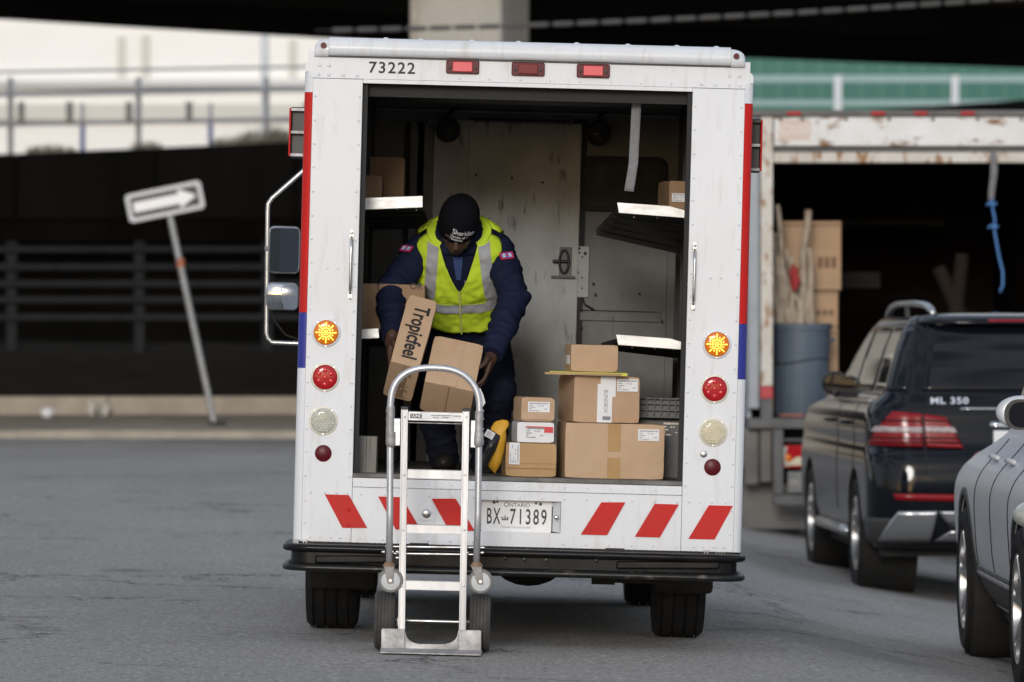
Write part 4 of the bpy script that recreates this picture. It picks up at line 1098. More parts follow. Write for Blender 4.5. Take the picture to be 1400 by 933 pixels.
# padded mailer and black bag
def pillow(name, label, cat, outline, yl, thick, m, seed, group=None):
    pts = [V(px, py, yl) for px, py in outline]; c = sum(pts, Vector())/len(pts)
    zmin = min(p.z for p in pts)
    # resample the outline smoothly
    n = 48; dense = []
    k = len(pts)
    for i in range(n):
        t = i/n*k; j = int(t); u = t-j
        dense.append(pts[j].lerp(pts[(j+1) % k], u))
    mb = MB(); rings = (1, .93, .8, .6, .38, .18)
    def surf(sgn):
        base_i = len(mb.v)
        for r_ in rings:
            for p in dense:
                q = c+(p-c)*r_
                y = sgn*thick*(1-r_**2)**.6
                cr = .010*noise.noise(Vector((q.x*22, seed, q.z*16)))*(1-r_**4)+.004*noise.noise(Vector((q.x*60, seed+3, q.z*40)))
                mb.v.append((q.x, yl+y+cr, q.z))
        mb.v.append((c.x, yl+sgn*thick, c.z))
        for i in range(len(rings)-1):
            for j in range(n): mb.f.append((base_i+i*n+j, base_i+i*n+(j+1)%n, base_i+(i+1)*n+(j+1)%n, base_i+(i+1)*n+j))
        L = base_i+(len(rings)-1)*n
        mb.f += [(L+j, L+(j+1)%n, base_i+len(rings)*n) for j in range(n)]
    surf(-1); surf(1)
    e = empty(name, label, cat, group, VAN_M @ Matrix.Translation((c.x, yl, zmin)))
    mb.v = [(v[0]-c.x, v[1]-yl, v[2]-zmin) for v in mb.v]
    mb.build('envelope', m, e, smooth=60)
    return e, c, zmin
eH, c, zm = pillow('padded_mailer', 'yellow padded mailer leaning on the ochre box', 'envelope', ((671,585),(676,577),(686,574),(694,575),(696.5,580),(692,588),(692,600),(689,618),(685,635),(677,648),(671,642),(664,633),(667,618),(672,600)), .10, .028, M_mailer, 5)
eI, c, zm = pillow('black_bag', 'black plastic mailing bag leaning against the yellow mailer', 'bag', ((664,606),(669,594),(672,588),(684,596),(683,602),(678,616),(670,630),(662,644),(655,647),(654,640),(658,622)), .07, .020, M_poly, 8)
q0 = V(671, 594, .07); 
FMl = frame((q0.x-c.x-.004, -.024, q0.z-zm), (math.cos(R(-28)), 0, math.sin(R(-28))), (-math.sin(R(-28)), 0, math.cos(R(-28)))) @ Matrix.Rotation(R(18), 4, 'X')
plate(rrect(.040, .034, .001), .001, 'shipping_label', M_label, eI, FMl)
mb = MB()
for k in range(5): mb.box(-.015, -.015+.03*random.uniform(.5,1), -.011+k*.005, -.009+k*.005, .0011, .0016, FMl)
mb.build('print', M_inkgrey, eI)

# the two boxes in the worker's hands
def held_box(name, label, TL, Y, wdir, ddir, tilt, w, L, h, m, tape):
    """main face tilted back by tilt: wdir = its width direction, ddir = its downward direction in the picture plane"""
    c, s = math.cos(R(tilt)), math.sin(R(tilt))
    wv = Vector((wdir[0], 0, wdir[1])).normalized(); dv = Vector((ddir[0], 0, ddir[1])).normalized()
    up = -(dv*c+Vector((0,-1,0))*s)
    M = frame(at(*TL, Y), wv, up)
    e = empty(name, label, 'box', 'boxes held by the worker', M)
    worn_box('carton', m, e, (0, w, -L, 0, -h, 0), len(label))
    MB().box(w*.5-.0010, w*.5+.0010, -L-.0014, -L+.002, -h*.98, -.004).build('flap_seam', M_inkbrown, e)
    if tape: MB().box(w*.5-.028, w*.5+.028, -L*.99, -.004, .0002, .0020).build('tape', M_tapeclear, e)
    return e
tropic_w, tropic_L, tropic_h = .132, .384, .25
eJ = held_box('cardboard_box', 'tall tilted box with large black lettering held by the worker', (559, 402), 22.42, (40, -10.5), (-22, -92), 38, .132, .384, .25, M_card2, False)
text('Tropicfeel', .094, M_ink, eJ, frame((.072, -.200, .0022), (0,-1,0), (1,0,0)), bold=.0018, xs=.76)
text('Tropicfeel', .062, M_inkbrown, eJ, frame((.078, -.3862, -.145), (0,0,-1), (1,0,0)), bold=.0008, xs=.70)
eK = held_box('cardboard_box', 'squarish tilted box with clear tape held in front of the worker', (594, 458), 22.40, (68, -14), (-17, -62), 38, .222, .262, .215, M_card2, True)
# torn white tag hanging beside that box
tg = MB().prism([(0,0),(.022,-.004),(.036,.012),(.030,.050),(.020,.078),(.012,.078),(.006,.04)], 0, .002)
o = tg.build('torn_tag', M_label, M=None); q = at(653, 556, 22.30); o.location = q; o.rotation_euler = (0, R(-6), R(12))
prop(o, 'torn white tag below the right hand of the worker', 'tag')

# ------------------------------------------------------------------ other things inside the van
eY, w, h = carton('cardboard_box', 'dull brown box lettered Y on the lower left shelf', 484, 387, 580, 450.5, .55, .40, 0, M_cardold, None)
for t, px, py, s in (('Y', 517, 392, .055), ('3', 515, 404, .028), ('OR', 569, 392, .04)):
    q = V(px, py, .55); a0 = V(484, 450.5, .55); text(t, s, M_ink, eY, frame((q.x-a0.x, -.0025, q.z-a0.z), (1,0,0), (0,0,1)))
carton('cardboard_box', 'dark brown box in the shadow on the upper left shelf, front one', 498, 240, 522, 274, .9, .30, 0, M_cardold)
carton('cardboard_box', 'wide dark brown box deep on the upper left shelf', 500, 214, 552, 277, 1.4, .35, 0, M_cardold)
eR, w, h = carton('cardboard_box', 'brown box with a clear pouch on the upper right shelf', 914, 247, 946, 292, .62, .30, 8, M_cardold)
sticker(eR, w*.12, h*.36, w*.8, h*.26, 12)
M_greywood = mat('weathered_grey_wood', (0.235,0.225,0.205), 0.8, var=(0.15,0.14,0.125), vscale=18, vstretch=(3,1,.25), bump=.2, bscale=60, bstretch=(3,1,.2))
q0, q1 = V(486, 643, .16), V(515.5, 592, .16)
gw = empty('wooden_crate', 'weathered grey wooden crate at the left of the van floor', 'crate', mat=VAN_M @ Matrix.Translation((q0.x, .16, ZF-.008)))
wq, hq = q1.x-q0.x, q1.z-q0.z
for k in range(2): MB().box(wq*k/2+.0006, wq*(k+1)/2-.0006, 0, .012, .001, hq).build('plank', M_greywood, gw, bevel=.002)
MB().box(0.002, wq-.002, .0125, .30, 0, hq-.004).build('crate_body', M_greywood, gw)
# grey plastic crate on a grey tote, right
q0, q1 = V(873, 568, .40), V(936, 541, .40)
wq, hq = q1.x-q0.x, q1.z-q0.z
tq = empty('grey_tote', 'plain grey plastic tote standing behind the largest box', 'tote', mat=VAN_M @ Matrix.Translation((V(862, 650, .46).x, .46, OZ0)))
th = q0.z-OZ0-.012
MB().box(0, .225, 0, .40, 0, th).build('tub', M_tote, tq, bevel=.012)
mb = MB(); print_lines(mb, .135, th*.70, .075, th*.26, 31, -.002); mb.build('print', M_satin, tq)
cr_ = empty('plastic_crate', 'ribbed dark grey plastic crate on the tote', 'crate', mat=VAN_M @ Matrix.Translation((q0.x, .40, OZ0+th+.001)))
MB().box(0, wq, .02, .35, 0, hq-.012).build('crate_wall', M_tote, cr_)
for z in (.002, hq*.36, hq*.66, hq*.90):
    MB().box(0, wq, -.004, .0195, z, z+.007).build('rib', M_tote, cr_, bevel=.001)
for k in range(7):
    x = wq*k/6.3; MB().box(x, x+.006, -.003, .0195, .009, hq*(.98 if k % 2 else .9)).build('upright', M_tote, cr_, bevel=.001)
for k in range(4): MB().box(wq*(.02+.25*k), wq*(.18+.25*k), -.006, .03, hq*.92, hq).build('lug', M_tote, cr_, bevel=.003)
# ------------------------------------------------------------------ aluminium hand truck behind the van
HTY = 21.36
HT_M = Matrix.Translation((at(591, 0, HTY).x, HTY, ground_z(-.332, HTY)+.003)) @ Matrix.Rotation(ROLL, 4, 'Y')
HT_I = HT_M.inverted()
def H(px, py, yl=0.0): return HT_I @ at(px, py, HTY+yl)
ht = empty('hand_truck', 'aluminium convertible hand truck standing behind the van', 'hand truck', mat=HT_M)
def hbox(x0, y0, x1, y1, ya, yb, name, m, bevel=.002, par=None):
    a, b_ = H(x0, y0, ya), H(x1, y1, ya); return MB().box(a.x, b_.x, ya, yb, b_.z, a.z).build(name, m, par or ht, bevel=bevel)
# main rails: C-section with a recessed web
for (xt, yt, xb, yb_) in ((553.2, 559, 549, 864), (637.2, 561.5, 632, 865)):
    a, b_ = H(xt, yt), H(xb, yb_)
    o = MB().bar(b_, a, .0285, .024, up=(0,1,0)).build('rail', M_alu, ht, bevel=.002)
    for s in (-1, 1):
        MB().bar(b_+Vector((s*.0112,-.0145,0)), a+Vector((s*.0112,-.0145,0)), .006, .0045, up=(0,1,0)).build('rail_flange', M_alu, o, bevel=.001)
    MB().box(a.x-.0155, a.x+.0155, -.018, .016, a.z-.004, a.z+.010).build('end_cap', M_black, o, bevel=.003)
for i, (y0, y1) in enumerate(((562.5, 577), (641.5, 656.5), (717, 731.5), (793.5, 808.5))):
    off = (y0-560)*.0165
    x0, x1 = 558-off, 633-off
    o = hbox(x0, y0, x1, y1, -.010, .016, 'rung', M_alu, .002)
    for k, (f0, f1) in enumerate(((.0, .17), (.80, 1.0))):
        hbox(x0+.3, y0+(y1-y0)*f0, x1-.3, y0+(y1-y0)*f1, -.0135, -.0105, 'rung_lip', M_alu, .001, o)
    for x in (x0-4.5, x1+4.5):
        q = H(x, (y0+y1)/2); MB().lathe([(.0042, -.0165), (.0042, -.0195), (.002, -.0205)], (q.x, 0, q.z), n=10).build('rivet', M_steel, o, smooth=40)
    if i == 0:
        a, b_ = H(561, 565.5), H(630, 574)
        st = MB().box(a.x, b_.x, -.0120, -.0112, b_.z+.002, a.z).build('maker_label', M_label, o)
        a, b_ = H(561, 565.8), H(576.5, 572.2); MB().box(a.x, b_.x, -.0130, -.0122, b_.z, a.z).build('label_block', M_ink, o)
        q = H(568.7, 569); text('ULINE', .017, M_label, o, frame((q.x, -.0136, q.z), (1,0,0), (0,0,1)), bold=.0006, xs=.85)
        mb = MB(); rnd = random.Random(2)
        for x0_, x1_, yy in ((590, 616, 568), (592, 600, 571), (604, 612, 571), (620, 630, 569)):
            a, b_ = H(x0_, yy), H(x1_, yy); x = a.x
            while x < b_.x:
                q = rnd.uniform(.002, .005); mb.box(x, x+q, -.0130, -.0122, a.z-.0022, a.z+.0022); x += q+.0016
        mb.build('print', M_inkgrey, o)
# under-lip of the top rung
hbox(558, 577.3, 632, 580.5, -.004, .016, 'rung', M_cast, .001)
# hooped handle tube
pts = [H(532, 771, -.004), H(533, 700, -.004), H(534, 552, -.004)]
cxp, rxp, ryp = 594.7, 60.6, 49
for k in range(1, 24):
    a = math.pi*(1-k/24); yb_ = 552+ (k/24)*8
    ry = ryp+4
    sx = math.copysign(abs(math.cos(a))**.80, math.cos(a)); sz = abs(math.sin(a))**.86
    pts.append(H(cxp+rxp*sx+.4, yb_-ry*sz, -.004))
pts += [H(655.4, 560, -.004), H(653.5, 700, -.004), H(651, 772, -.004)]
MB().tube(pts, .0140, 16).build('handle_tube', M_alutube, ht, smooth=180)
for sx, (xa, ya, xb, yb_) in ((-1, (534.2, 556, 533.2, 604)), (1, (655.2, 562, 654, 608))):
    a, b_ = H(xa, ya, -.004), H(xb, yb_, -.004)
    MB().tube([b_, a], .0175, 16).build('tube_sleeve', M_cast, ht, smooth=50)
    e = MB()
    # cast bracket cradling the tube and bolted to the rail
    c = H(534.5 if sx < 0 else 654.5, 602, -.004)
    e.lathe([(.0195, .035), (.021, .0), (.021, -.018), (.012, -.034), (.001, -.038)], c, 'z', 18)
    e.build('bracket', M_cast, ht, smooth=45)
    xr = H(548 if sx < 0 else 642, 592); z0, z1 = H(540, 613).z, H(540, 572).z
    MB().box(min(c.x, xr.x)+.004, max(c.x, xr.x)-.001, -.010, .014, z0+.01, z1).build('bracket_plate', M_alutube, ht, bevel=.003)
    for py in (562, 573, 587, 604):
        q = H(529 if sx < 0 else 660, py, 0); MB().lathe([(.0045, -.006), (.0045, .006)], (q.x+sx*-.001, -.004, q.z), 'x', 8).build('bolt', M_steel, ht, smooth=40)
# casters at the ends of the tube
for cx_, cy_, xt in ((534, 793.5, 532), (657, 795, 651.5)):
    c = H(cx_, cy_, -.01); t = H(xt, 771, -.004)
    e = empty('caster'); e.parent = ht; e.location = c
    MB().lathe([(.040, -.014), (.050, -.013), (.0525, -.006), (.0525, .006), (.050, .013), (.040, .014)], n=36, caps=False).build('tyre', mat('grey_caster_rubber', (.17,.17,.16), .7) if 'grey_caster_rubber' not in MATS else MATS['grey_caster_rubber'], e, smooth=40)
    MB().lathe([(.0405, -.012), (.037, -.0105), (.033, -.012), (.010, -.013), (.001, -.013)], n=36, caps=False).build('disc', mat('pale_caster_disc', (.52,.53,.55), .5) if 'pale_caster_disc' not in MATS else MATS['pale_caster_disc'], e, smooth=40)
    tl = t-c
    for y in (-.020, .018):
        MB().prism([(-.011,-.012), (.011,-.012), (tl.x+.022, tl.z-.010), (tl.x-.022, tl.z-.010)], y, y+.003).build('fork', mat('zinc_fork', (.20,.20,.205), .45, metal=.5, var=(.12,.115,.11), vscale=30) if 'zinc_fork' not in MATS else MATS['zinc_fork'], e, bevel=.001)
    MB().lathe([(.007, -.026), (.007, .026)], n=12).build('axle_bolt', M_steel, e, smooth=40)
    MB().lathe([(.026, -.013), (.026, -.006), (.020, .002), (.016, .006)], tl, 'z', 18).build('swivel', mat('rusty_swivel', (.20,.11,.06), .7, metal=.3, var=(.32,.22,.15), vscale=40) if 'rusty_swivel' not in MATS else MATS['rusty_swivel'], e, smooth=40)
# cross rods and bolts
for py in (747.5, 757):
    a, b_ = H(527 if py < 750 else 536, py, .02), H(662 if py < 750 else 650, py+1.5, .02)
    MB().tube([a, b_], .0055, 10).build('cross_rod', M_steel, ht, smooth=60)
for px, py in ((526,755), (538,755), (545,755), (640,756), (661,756), (545,763), (638,764)):
    q = H(px, py, .0); MB().lathe([(.007, -.010), (.007, .0), (.004, -.013)], (q.x, 0, q.z), 'x', 10).build('nut', M_steel, ht, smooth=40)
# wheels
AX = .125
for px in (526.3, 656.0):
    c = H(px, 854, AX); wheel(ht, (c.x, AX, .122), .122, .088, M_cast, M_rubgrey, side=-1 if px < 600 else 1, rr=.52, grooves=5, n=44)
a, b_ = H(520, 855, AX), H(662, 857, AX)
MB().tube([(a.x, AX, .122), (b_.x, AX, .122)], .008, 10).build('axle', M_steel, ht, smooth=60)
for px in (544, 637):
    q = H(px, 858, .06); MB().box(q.x-.004, q.x+.004, .016, AX+.02, .105, .14).build('axle_plate', M_cast, ht, bevel=.003)
# toe plate with its scooped back
def hp(pts): return [(H(*p).x, H(*p).z) for p in pts]
arc = [(555+ (1-math.cos(R(t)))*21, 866+math.sin(R(t))*14.5) for t in range(0, 91, 15)]
arc2 = [(604+math.sin(R(t))*21.5, 880.8-(1-math.cos(R(t)))*14) for t in range(0, 91, 15)]
MB().prism(hp([(553.8, 893), (553.8, 861.5)]+arc+arc2+[(626.3, 862), (626.3, 894.5)]), -.020, -.012).build('toe_back', M_cast, ht, bevel=.001)
MB().prism(hp([(521, 893), (521.5, 860.5), (523, 859), (553.6, 860), (553.6, 893.5)]), -.028, -.012).build('toe_cheek', M_cast, ht, bevel=.002)
MB().prism(hp([(626.5, 894.5), (626.5, 861), (656.5, 861.5), (658, 863), (658, 896)]), -.028, -.012).build('toe_cheek', M_cast, ht, bevel=.002)
a, b_ = H(520, 894), H(659, 896)
MB().add([(a.x,-.012,.006),(b_.x,-.012,.006),(b_.x,-.012,.016),(a.x,-.012,.016),(a.x+.004,-.19,.003),(b_.x-.004,-.19,.003),(b_.x-.004,-.19,.008),(a.x+.004,-.19,.008)],
         [(0,1,2,3),(7,6,5,4),(3,2,6,7),(0,4,5,1),(0,3,7,4),(1,5,6,2)]).build('toe_plate', M_cast, ht, bevel=.001)
# ------------------------------------------------------------------ worker bending over the parcels
M_skin = mat('dark_brown_skin', (0.085,0.046,0.031), 0.50, var=(0.060,0.032,0.022), vscale=14, bump=.08, bscale=120, spec=.4)
M_navy = mat('navy_jacket', (0.011,0.015,0.040), 0.8, var=(0.007,0.010,0.028), vscale=7, bump=.35, bscale=38, spec=.15)
M_trouser = mat('navy_trousers', (0.011,0.013,0.026), 0.85, var=(0.007,0.009,0.019), vscale=6, bump=.35, bscale=25, spec=.15)
M_hiviz = mat('hi_viz_yellow', (0.60,0.80,0.045), 0.62, var=(0.52,0.70,0.03), vscale=8, bump=.6, bscale=16, emit=(0.5,0.85,0.02), estr=0.0)
M_reflect = mat('silver_reflective_tape', (0.44,0.45,0.48), 0.5, metal=.15, var=(0.36,0.37,0.40), vscale=18, bump=.25, bscale=40)
M_knit = mat('black_knit', (0.006,0.006,0.008), 0.95, bump=.6, bscale=220, bstretch=(1,1,.25), spec=.06)
M_shirt = mat('blue_shirt', (0.035,0.065,0.18), 0.8, bump=.3, bscale=40)
M_boot = mat('black_boot_leather', (0.014,0.013,0.013), 0.55, bump=.3, bscale=40)
M_patchred = mat('patch_red', (0.50,0.02,0.06), 0.7)
M_patchblue = mat('patch_blue', (0.06,0.10,0.42), 0.7)
M_patchwhite = mat('patch_white', (0.62,0.64,0.68), 0.7)
FLZ = (VAN_M @ Vector((-.30, .9, OZ0))).z
pbase = at(632, 640, 22.86); pbase.z = FLZ
PM = Matrix.Translation(pbase)
man = empty('person', 'worker in a yellow safety vest, navy jacket and black knit hat bending over boxes', 'person', mat=PM)
def L_(v): return Vector(v)-pbase                 # world -> person frame
def A(px, py, yl): return L_(at(px, py, 22.0+yl))
def capsule(mb, a, b, ra, rb, n=14):
    a, b = Vector(a), Vector(b)
    mb.tube([a, a.lerp(b, .5), b], [ra, (ra+rb)/2, rb], n)
    mb.ellipsoid(a, (ra, ra, ra), None, n, 8); mb.ellipsoid(b, (rb, rb, rb), None, n, 8)
def chain(mb, pts, rs, n=16):
    for i in range(len(pts)-1): capsule(mb, pts[i], pts[i+1], rs[i], rs[i+1], n)

HIP, NECK = A(634, 446, 1.10), A(627.5, 309, .66)
tu = (NECK-HIP).normalized(); TL_ = (NECK-HIP).length
tr_ = Vector((math.cos(R(2.0)), 0, -math.sin(R(2.0)))); tr_ = (tr_-tu*tr_.dot(tu)).normalized(); tf = tr_.cross(tu)
def lerp_tab(tab, s):
    if s <= tab[0][0]: return tab[0][1:]
    for a, b in zip(tab, tab[1:]):
        if s <= b[0]:
            t = (s-a[0])/(b[0]-a[0]); t = t*t*(3-2*t) if len(tab) > 99 else t
            return tuple(x+(y-x)*t for x, y in zip(a[1:], b[1:]))
    return tab[-1][1:]
TORSO = [(-.18,.150,.120),(0,.185,.140),(.2,.187,.150),(.45,.194,.154),(.66,.204,.150),(.80,.200,.132),(.88,.176,.116),(.94,.135,.100),(1.0,.085,.085),(1.06,.074,.078)]
def tors(s, x=None, phi=None, off=0.0):
    """point on the torso: by phi around it, or by x across its front"""
    a, b = lerp_tab(TORSO, s); a += off; b += off
    p = 2.35
    c = HIP+tu*(s*TL_)
    if x is not None:
        x = max(-a*.999, min(a*.999, x)); f = b*(1-(abs(x)/a)**p)**(1/p)
        return c+tr_*x+tf*f
    cx, sx = math.cos(phi), math.sin(phi)
    q = (abs(cx)**p+abs(sx)**p)**(-1/p)
    return c+tr_*(a*q*cx)+tf*(b*q*sx)
def torso_mb(mb, scale=1.0, s0=-.18, s1=1.06, n=32, m=22):
    vs, fs = [], []
    for j in range(m+1):
        s = s0+(s1-s0)*j/m; c = HIP+tu*(s*TL_)
        for k in range(n): vs.append(c+(tors(s, phi=2*math.pi*k/n)-c)*scale)
    for j in range(m):
        for k in range(n): fs.append((j*n+k, j*n+(k+1)%n, (j+1)*n+(k+1)%n, (j+1)*n+k))
    fs += [tuple(range(n-1, -1, -1)), tuple(m*n+k for k in range(n))]
    mb.add(vs, fs)
SHL, SHR = HIP+tu*(.78*TL_)-tr_*.165, HIP+tu*(.78*TL_)+tr_*.167
ELL, ELR = A(533, 398, .62), A(703, 408, .62)
WRL, WRR = A(536.5, 452, .40), A(677, 474, .44)
# jacket
jm = MB(); torso_mb(jm, 1.0)
chain(jm, [SHL, SHL.lerp(ELL, .5), ELL, ELL.lerp(WRL, .55), WRL], [.070, .069, .066, .060, .050])
chain(jm, [SHR, SHR.lerp(ELR, .5), ELR, ELR.lerp(WRR, .55), WRR], [.071, .070, .068, .062, .052])
jme = remeshed(jm, 'jacket', .0065, 6)
def fold(me, AMP, segs):
    nrm = [v.normal.copy() for v in me.vertices]
    for v, n_ in zip(me.vertices, nrm):
        p = v.co; best = None
        for a, b in segs:
            ab = b-a; t = max(0, min(1, (p-a).dot(ab)/ab.length_squared)); d = (p-(a+ab*t)).length
            if best is None or d < best[0]: best = (d, ab.normalized(), (p-a).dot(ab.normalized()))
        ax, along = best[1], best[2]
        q = p*6.0; f = noise.noise(Vector((q.x, q.y, q.z))*1.6+ax*along*34); amp = AMP*(1 if best[0] < .10 else .25)          # folds that run round the limb
        g_ = noise.noise(p*28)
        v.co = p+n_*(amp*(f*1.0+abs(f)*.6)+amp*.25*g_)
fold(jme, .0105, [(SHL, ELL), (ELL, WRL), (SHR, ELR), (ELR, WRR)])
jme.materials.append(M_navy); link_mesh('jacket', jme, man)
# cuffs
for w_, e_ in ((WRL, ELL), (WRR, ELR)):
    d = (w_-e_).normalized(); MB().tube([w_-d*.012, w_+d*.030, w_+d*.048], [.053, .052, .049], 20).build('cuff', M_navy, man, smooth=60)
# collar
for s_ in (-1, 1):
    def colp(u, v, s_=s_):
        ph = math.pi/2+s_*(-.22-1.9*u)
        c = tors(.90+.07*v, phi=ph, off=.004-.020*v)
        return c+tf*(.010*(1-u))+tu*(.012*v)
    o = MB().grid(colp, 14, 5).build('collar', M_navy, man, smooth=180); so = o.modifiers.new('t', 'SOLIDIFY'); so.thickness = .006
# shirt showing in the neck
def shp(u, v):
    s = .70+.18*v; w = .010+.012*v; return tors(s, x=(u-.5)*2*w-.004, off=.006)
MB().grid(shp, 6, 10).build('shirt', M_shirt, man, smooth=180)
# jacket placket beside the shirt and a small pale tag
def tgp(u, v): return tors(.665+.035*v, x=.022+.034*u, off=.010)
MB().grid(tgp, 3, 2).build('name_tag', M_strap, man, smooth=180)

# safety vest
OV = .022
def neckx(s):                     # half width of the V neck at height s
    return .003 if s < .61 else .003+.080*((s-.61)/.34)**.85
def armx(s):
    if s < .60: return 10
    return .206-.012*sstep(.60, .78, s)-.010*sstep(.80, .95, s)
vest = None
def vpt(s, x, off): 
    p = tors(s, x=x, off=off)
    w = .0095*noise.noise(Vector((p.x*12, p.y*9, p.z*17)))+.0065*noise.noise(Vector((p.x*30, p.y*30, p.z*44)))
    return p+tf*w
for s_ in (-1, 1):
    mb = MB()
    def front(u, v, s_=s_):
        sh = .20-.012*u+.03*u*u; s = sh+(.955-sh)*v
        a, b = lerp_tab(TORSO, s); xm = min(armx(s), (a+OV)*.995); x0 = neckx(s)
        return vpt(s, s_*(x0+(xm-x0)*u), OV)
    def back(u, v, s_=s_):
        s = .20+.755*v; a, b = lerp_tab(TORSO, s); xm = min(armx(s), (a+OV)*.995)
        f = tors(s, x=s_*xm*u, off=OV); c = HIP+tu*(s*TL_); d = (f-c); return f-tf*(2*d.dot(tf))
    mb.grid(front, 26, 44); mb.grid(back, 16, 30)
    # shoulder strap joining front and back
    def strap(u, v, s_=s_):
        a = Vector(front(u, 1)); b = Vector(back(u*.99, 1)); m_ = a.lerp(b, v); return m_+tu*(.016*math.sin(math.pi*v))
    mb.grid(strap, 12, 6)
    o = mb.build('safety_vest' if s_ < 0 else 'safety_vest', M_hiviz, man, smooth=180)
    so = o.modifiers.new('t', 'SOLIDIFY'); so.thickness = .003
    # upright tape
    def tp(u, v, s_=s_):
        s = .46+.492*v; xc = .142-.030*v; return vpt(s, s_*(xc+(u-.5)*.050), OV+.004)
    MB().grid(tp, 6, 30).build('reflective_tape', M_reflect, man, smooth=180)
    def hp_(u, v, s_=s_):
        s = .405+.080*v; a, b = lerp_tab(TORSO, s); return vpt(s, s_*(.003+((a+OV)*.992-.003)*u), OV+.004)
    MB().grid(hp_, 24, 5).build('reflective_tape', M_reflect, man, smooth=180)
    # pocket flap
    def pk(u, v, s_=s_): return vpt(.505+.035*v, s_*(.045+.075*u), OV+.006)
    MB().grid(pk, 8, 3).build('pocket_flap', M_hiviz, man, smooth=180)
def zp(u, v): return tors(.20+.43*v, x=(u-.5)*.007, off=OV+.007)
MB().grid(zp, 2, 24).build('zip', mat('pale_zip', (.60,.62,.20), .5), man, smooth=180)

# trousers
KNL, KNR = A(589, 530, .72), A(679, 536, .74)
ANL, ANR = A(607, 627, .90), A(664, 630, .94)
HL, HR = HIP-tr_*.095-tu*.05, HIP+tr_*.098-tu*.05
tm = MB(); tm.ellipsoid(HIP-tu*.02, (.185, .155, .13), None, 24, 14)
chain(tm, [HL, HL.lerp(KNL, .5), KNL, KNL.lerp(ANL, .5), ANL], [.105, .096, .082, .075, .066])
chain(tm, [HR, HR.lerp(KNR, .5), KNR, KNR.lerp(ANR, .5), ANR], [.105, .098, .086, .078, .068])
tme = remeshed(tm, 'trousers', .009, 5); fold(tme, .008, [(HL, KNL), (KNL, ANL), (HR, KNR), (KNR, ANR)])
tme.materials.append(M_trouser); link_mesh('trousers', tme, man)
# boots
for an in (ANL, ANR):
    bm_ = MB(); fx_, fy_ = an.x, an.y
    bm_.ellipsoid((fx_, fy_-.05, .045), (.050, .135, .048), None, 18, 10)
    bm_.ellipsoid((fx_, fy_-.12, .045), (.048, .060, .042), None, 16, 10)
    bm_.ellipsoid((fx_, fy_+.035, .060), (.046, .060, .060), None, 16, 10)
    capsule(bm_, (fx_, fy_+.02, .08), (fx_, fy_+.01, .15), .050, .054)
    b_e = remeshed(bm_, 'boot', .007, 4)
    for v in b_e.vertices: v.co.z = max(v.co.z, .014)
    b_e.materials.append(M_boot); bo = link_mesh('boot', b_e, man)
    sp = []
    for k in range(24):
        a = 2*math.pi*k/24; sp.append((fx_+.054*math.cos(a)*(1 if math.sin(a) > 0 else 1.03), fy_-.055+.150*math.sin(a)))
    mb = MB(); mb.add([(x, y, .0) for x, y in sp]+[(x, y, .018) for x, y in sp], [tuple(range(23,-1,-1)), tuple(range(24,48))]+[(i, (i+1)%24, (i+1)%24+24, i+24) for i in range(24)])
    mb.build('sole', M_rubber, bo)

# body: head, neck, hands and the limbs inside the clothes, one skin
HC = A(626.5, 307, .53)
pit, rol = R(44), R(6)
hr = Vector((math.cos(rol), 0, -math.sin(rol)))
hu = Vector((math.sin(rol)*math.cos(pit), -math.sin(pit), math.cos(rol)*math.cos(pit))).normalized()
hr = (hr-hu*hr.dot(hu)).normalized(); hf = hr.cross(hu)
def hd(x, f, u): return HC+hr*x+hf*f+hu*u
HM_ = Matrix((hr, hf, hu)).transposed()            # head axes
bm_ = MB()
bm_.ellipsoid(hd(0, 0, .02), (.076, .096, .100), HM_, 24, 16)
bm_.ellipsoid(hd(0, .030, -.055), (.058, .062, .068), HM_, 20, 12)       # jaw
bm_.ellipsoid(hd(0, .058, -.098), (.030, .026, .022), HM_, 14, 10)       # chin
bm_.ellipsoid(hd(0, .086, .012), (.056, .020, .012), HM_, 16, 8)         # brow
for s_ in (-1, 1):
    bm_.ellipsoid(hd(s_*.040, .064, -.030), (.022, .024, .020), HM_, 12, 8)   # cheek
    bm_.ellipsoid(hd(s_*.031, .078, -.006), (.015, .012, .009), HM_, 12, 8)   # closed eyelid
    bm_.ellipsoid(hd(s_*.079, -.012, -.018), (.010, .020, .032), HM_, 12, 8)  # ear
    bm_.ellipsoid(hd(s_*.012, .098, -.044), (.011, .013, .010), HM_, 10, 8)   # nostril wing
capsule(bm_, hd(0, .090, -.004), hd(0, .108, -.042), .009, .014, 10)      # nose
bm_.ellipsoid(hd(0, .088, -.068), (.026, .012, .007), HM_, 14, 8)        # upper lip
bm_.ellipsoid(hd(0, .086, -.080), (.024, .012, .008), HM_, 14, 8)        # lower lip
capsule(bm_, hd(0, -.020, -.06), NECK-tu*.02, .056, .060)
torso_mb(bm_, .80, -.1, 1.0, 20, 12)
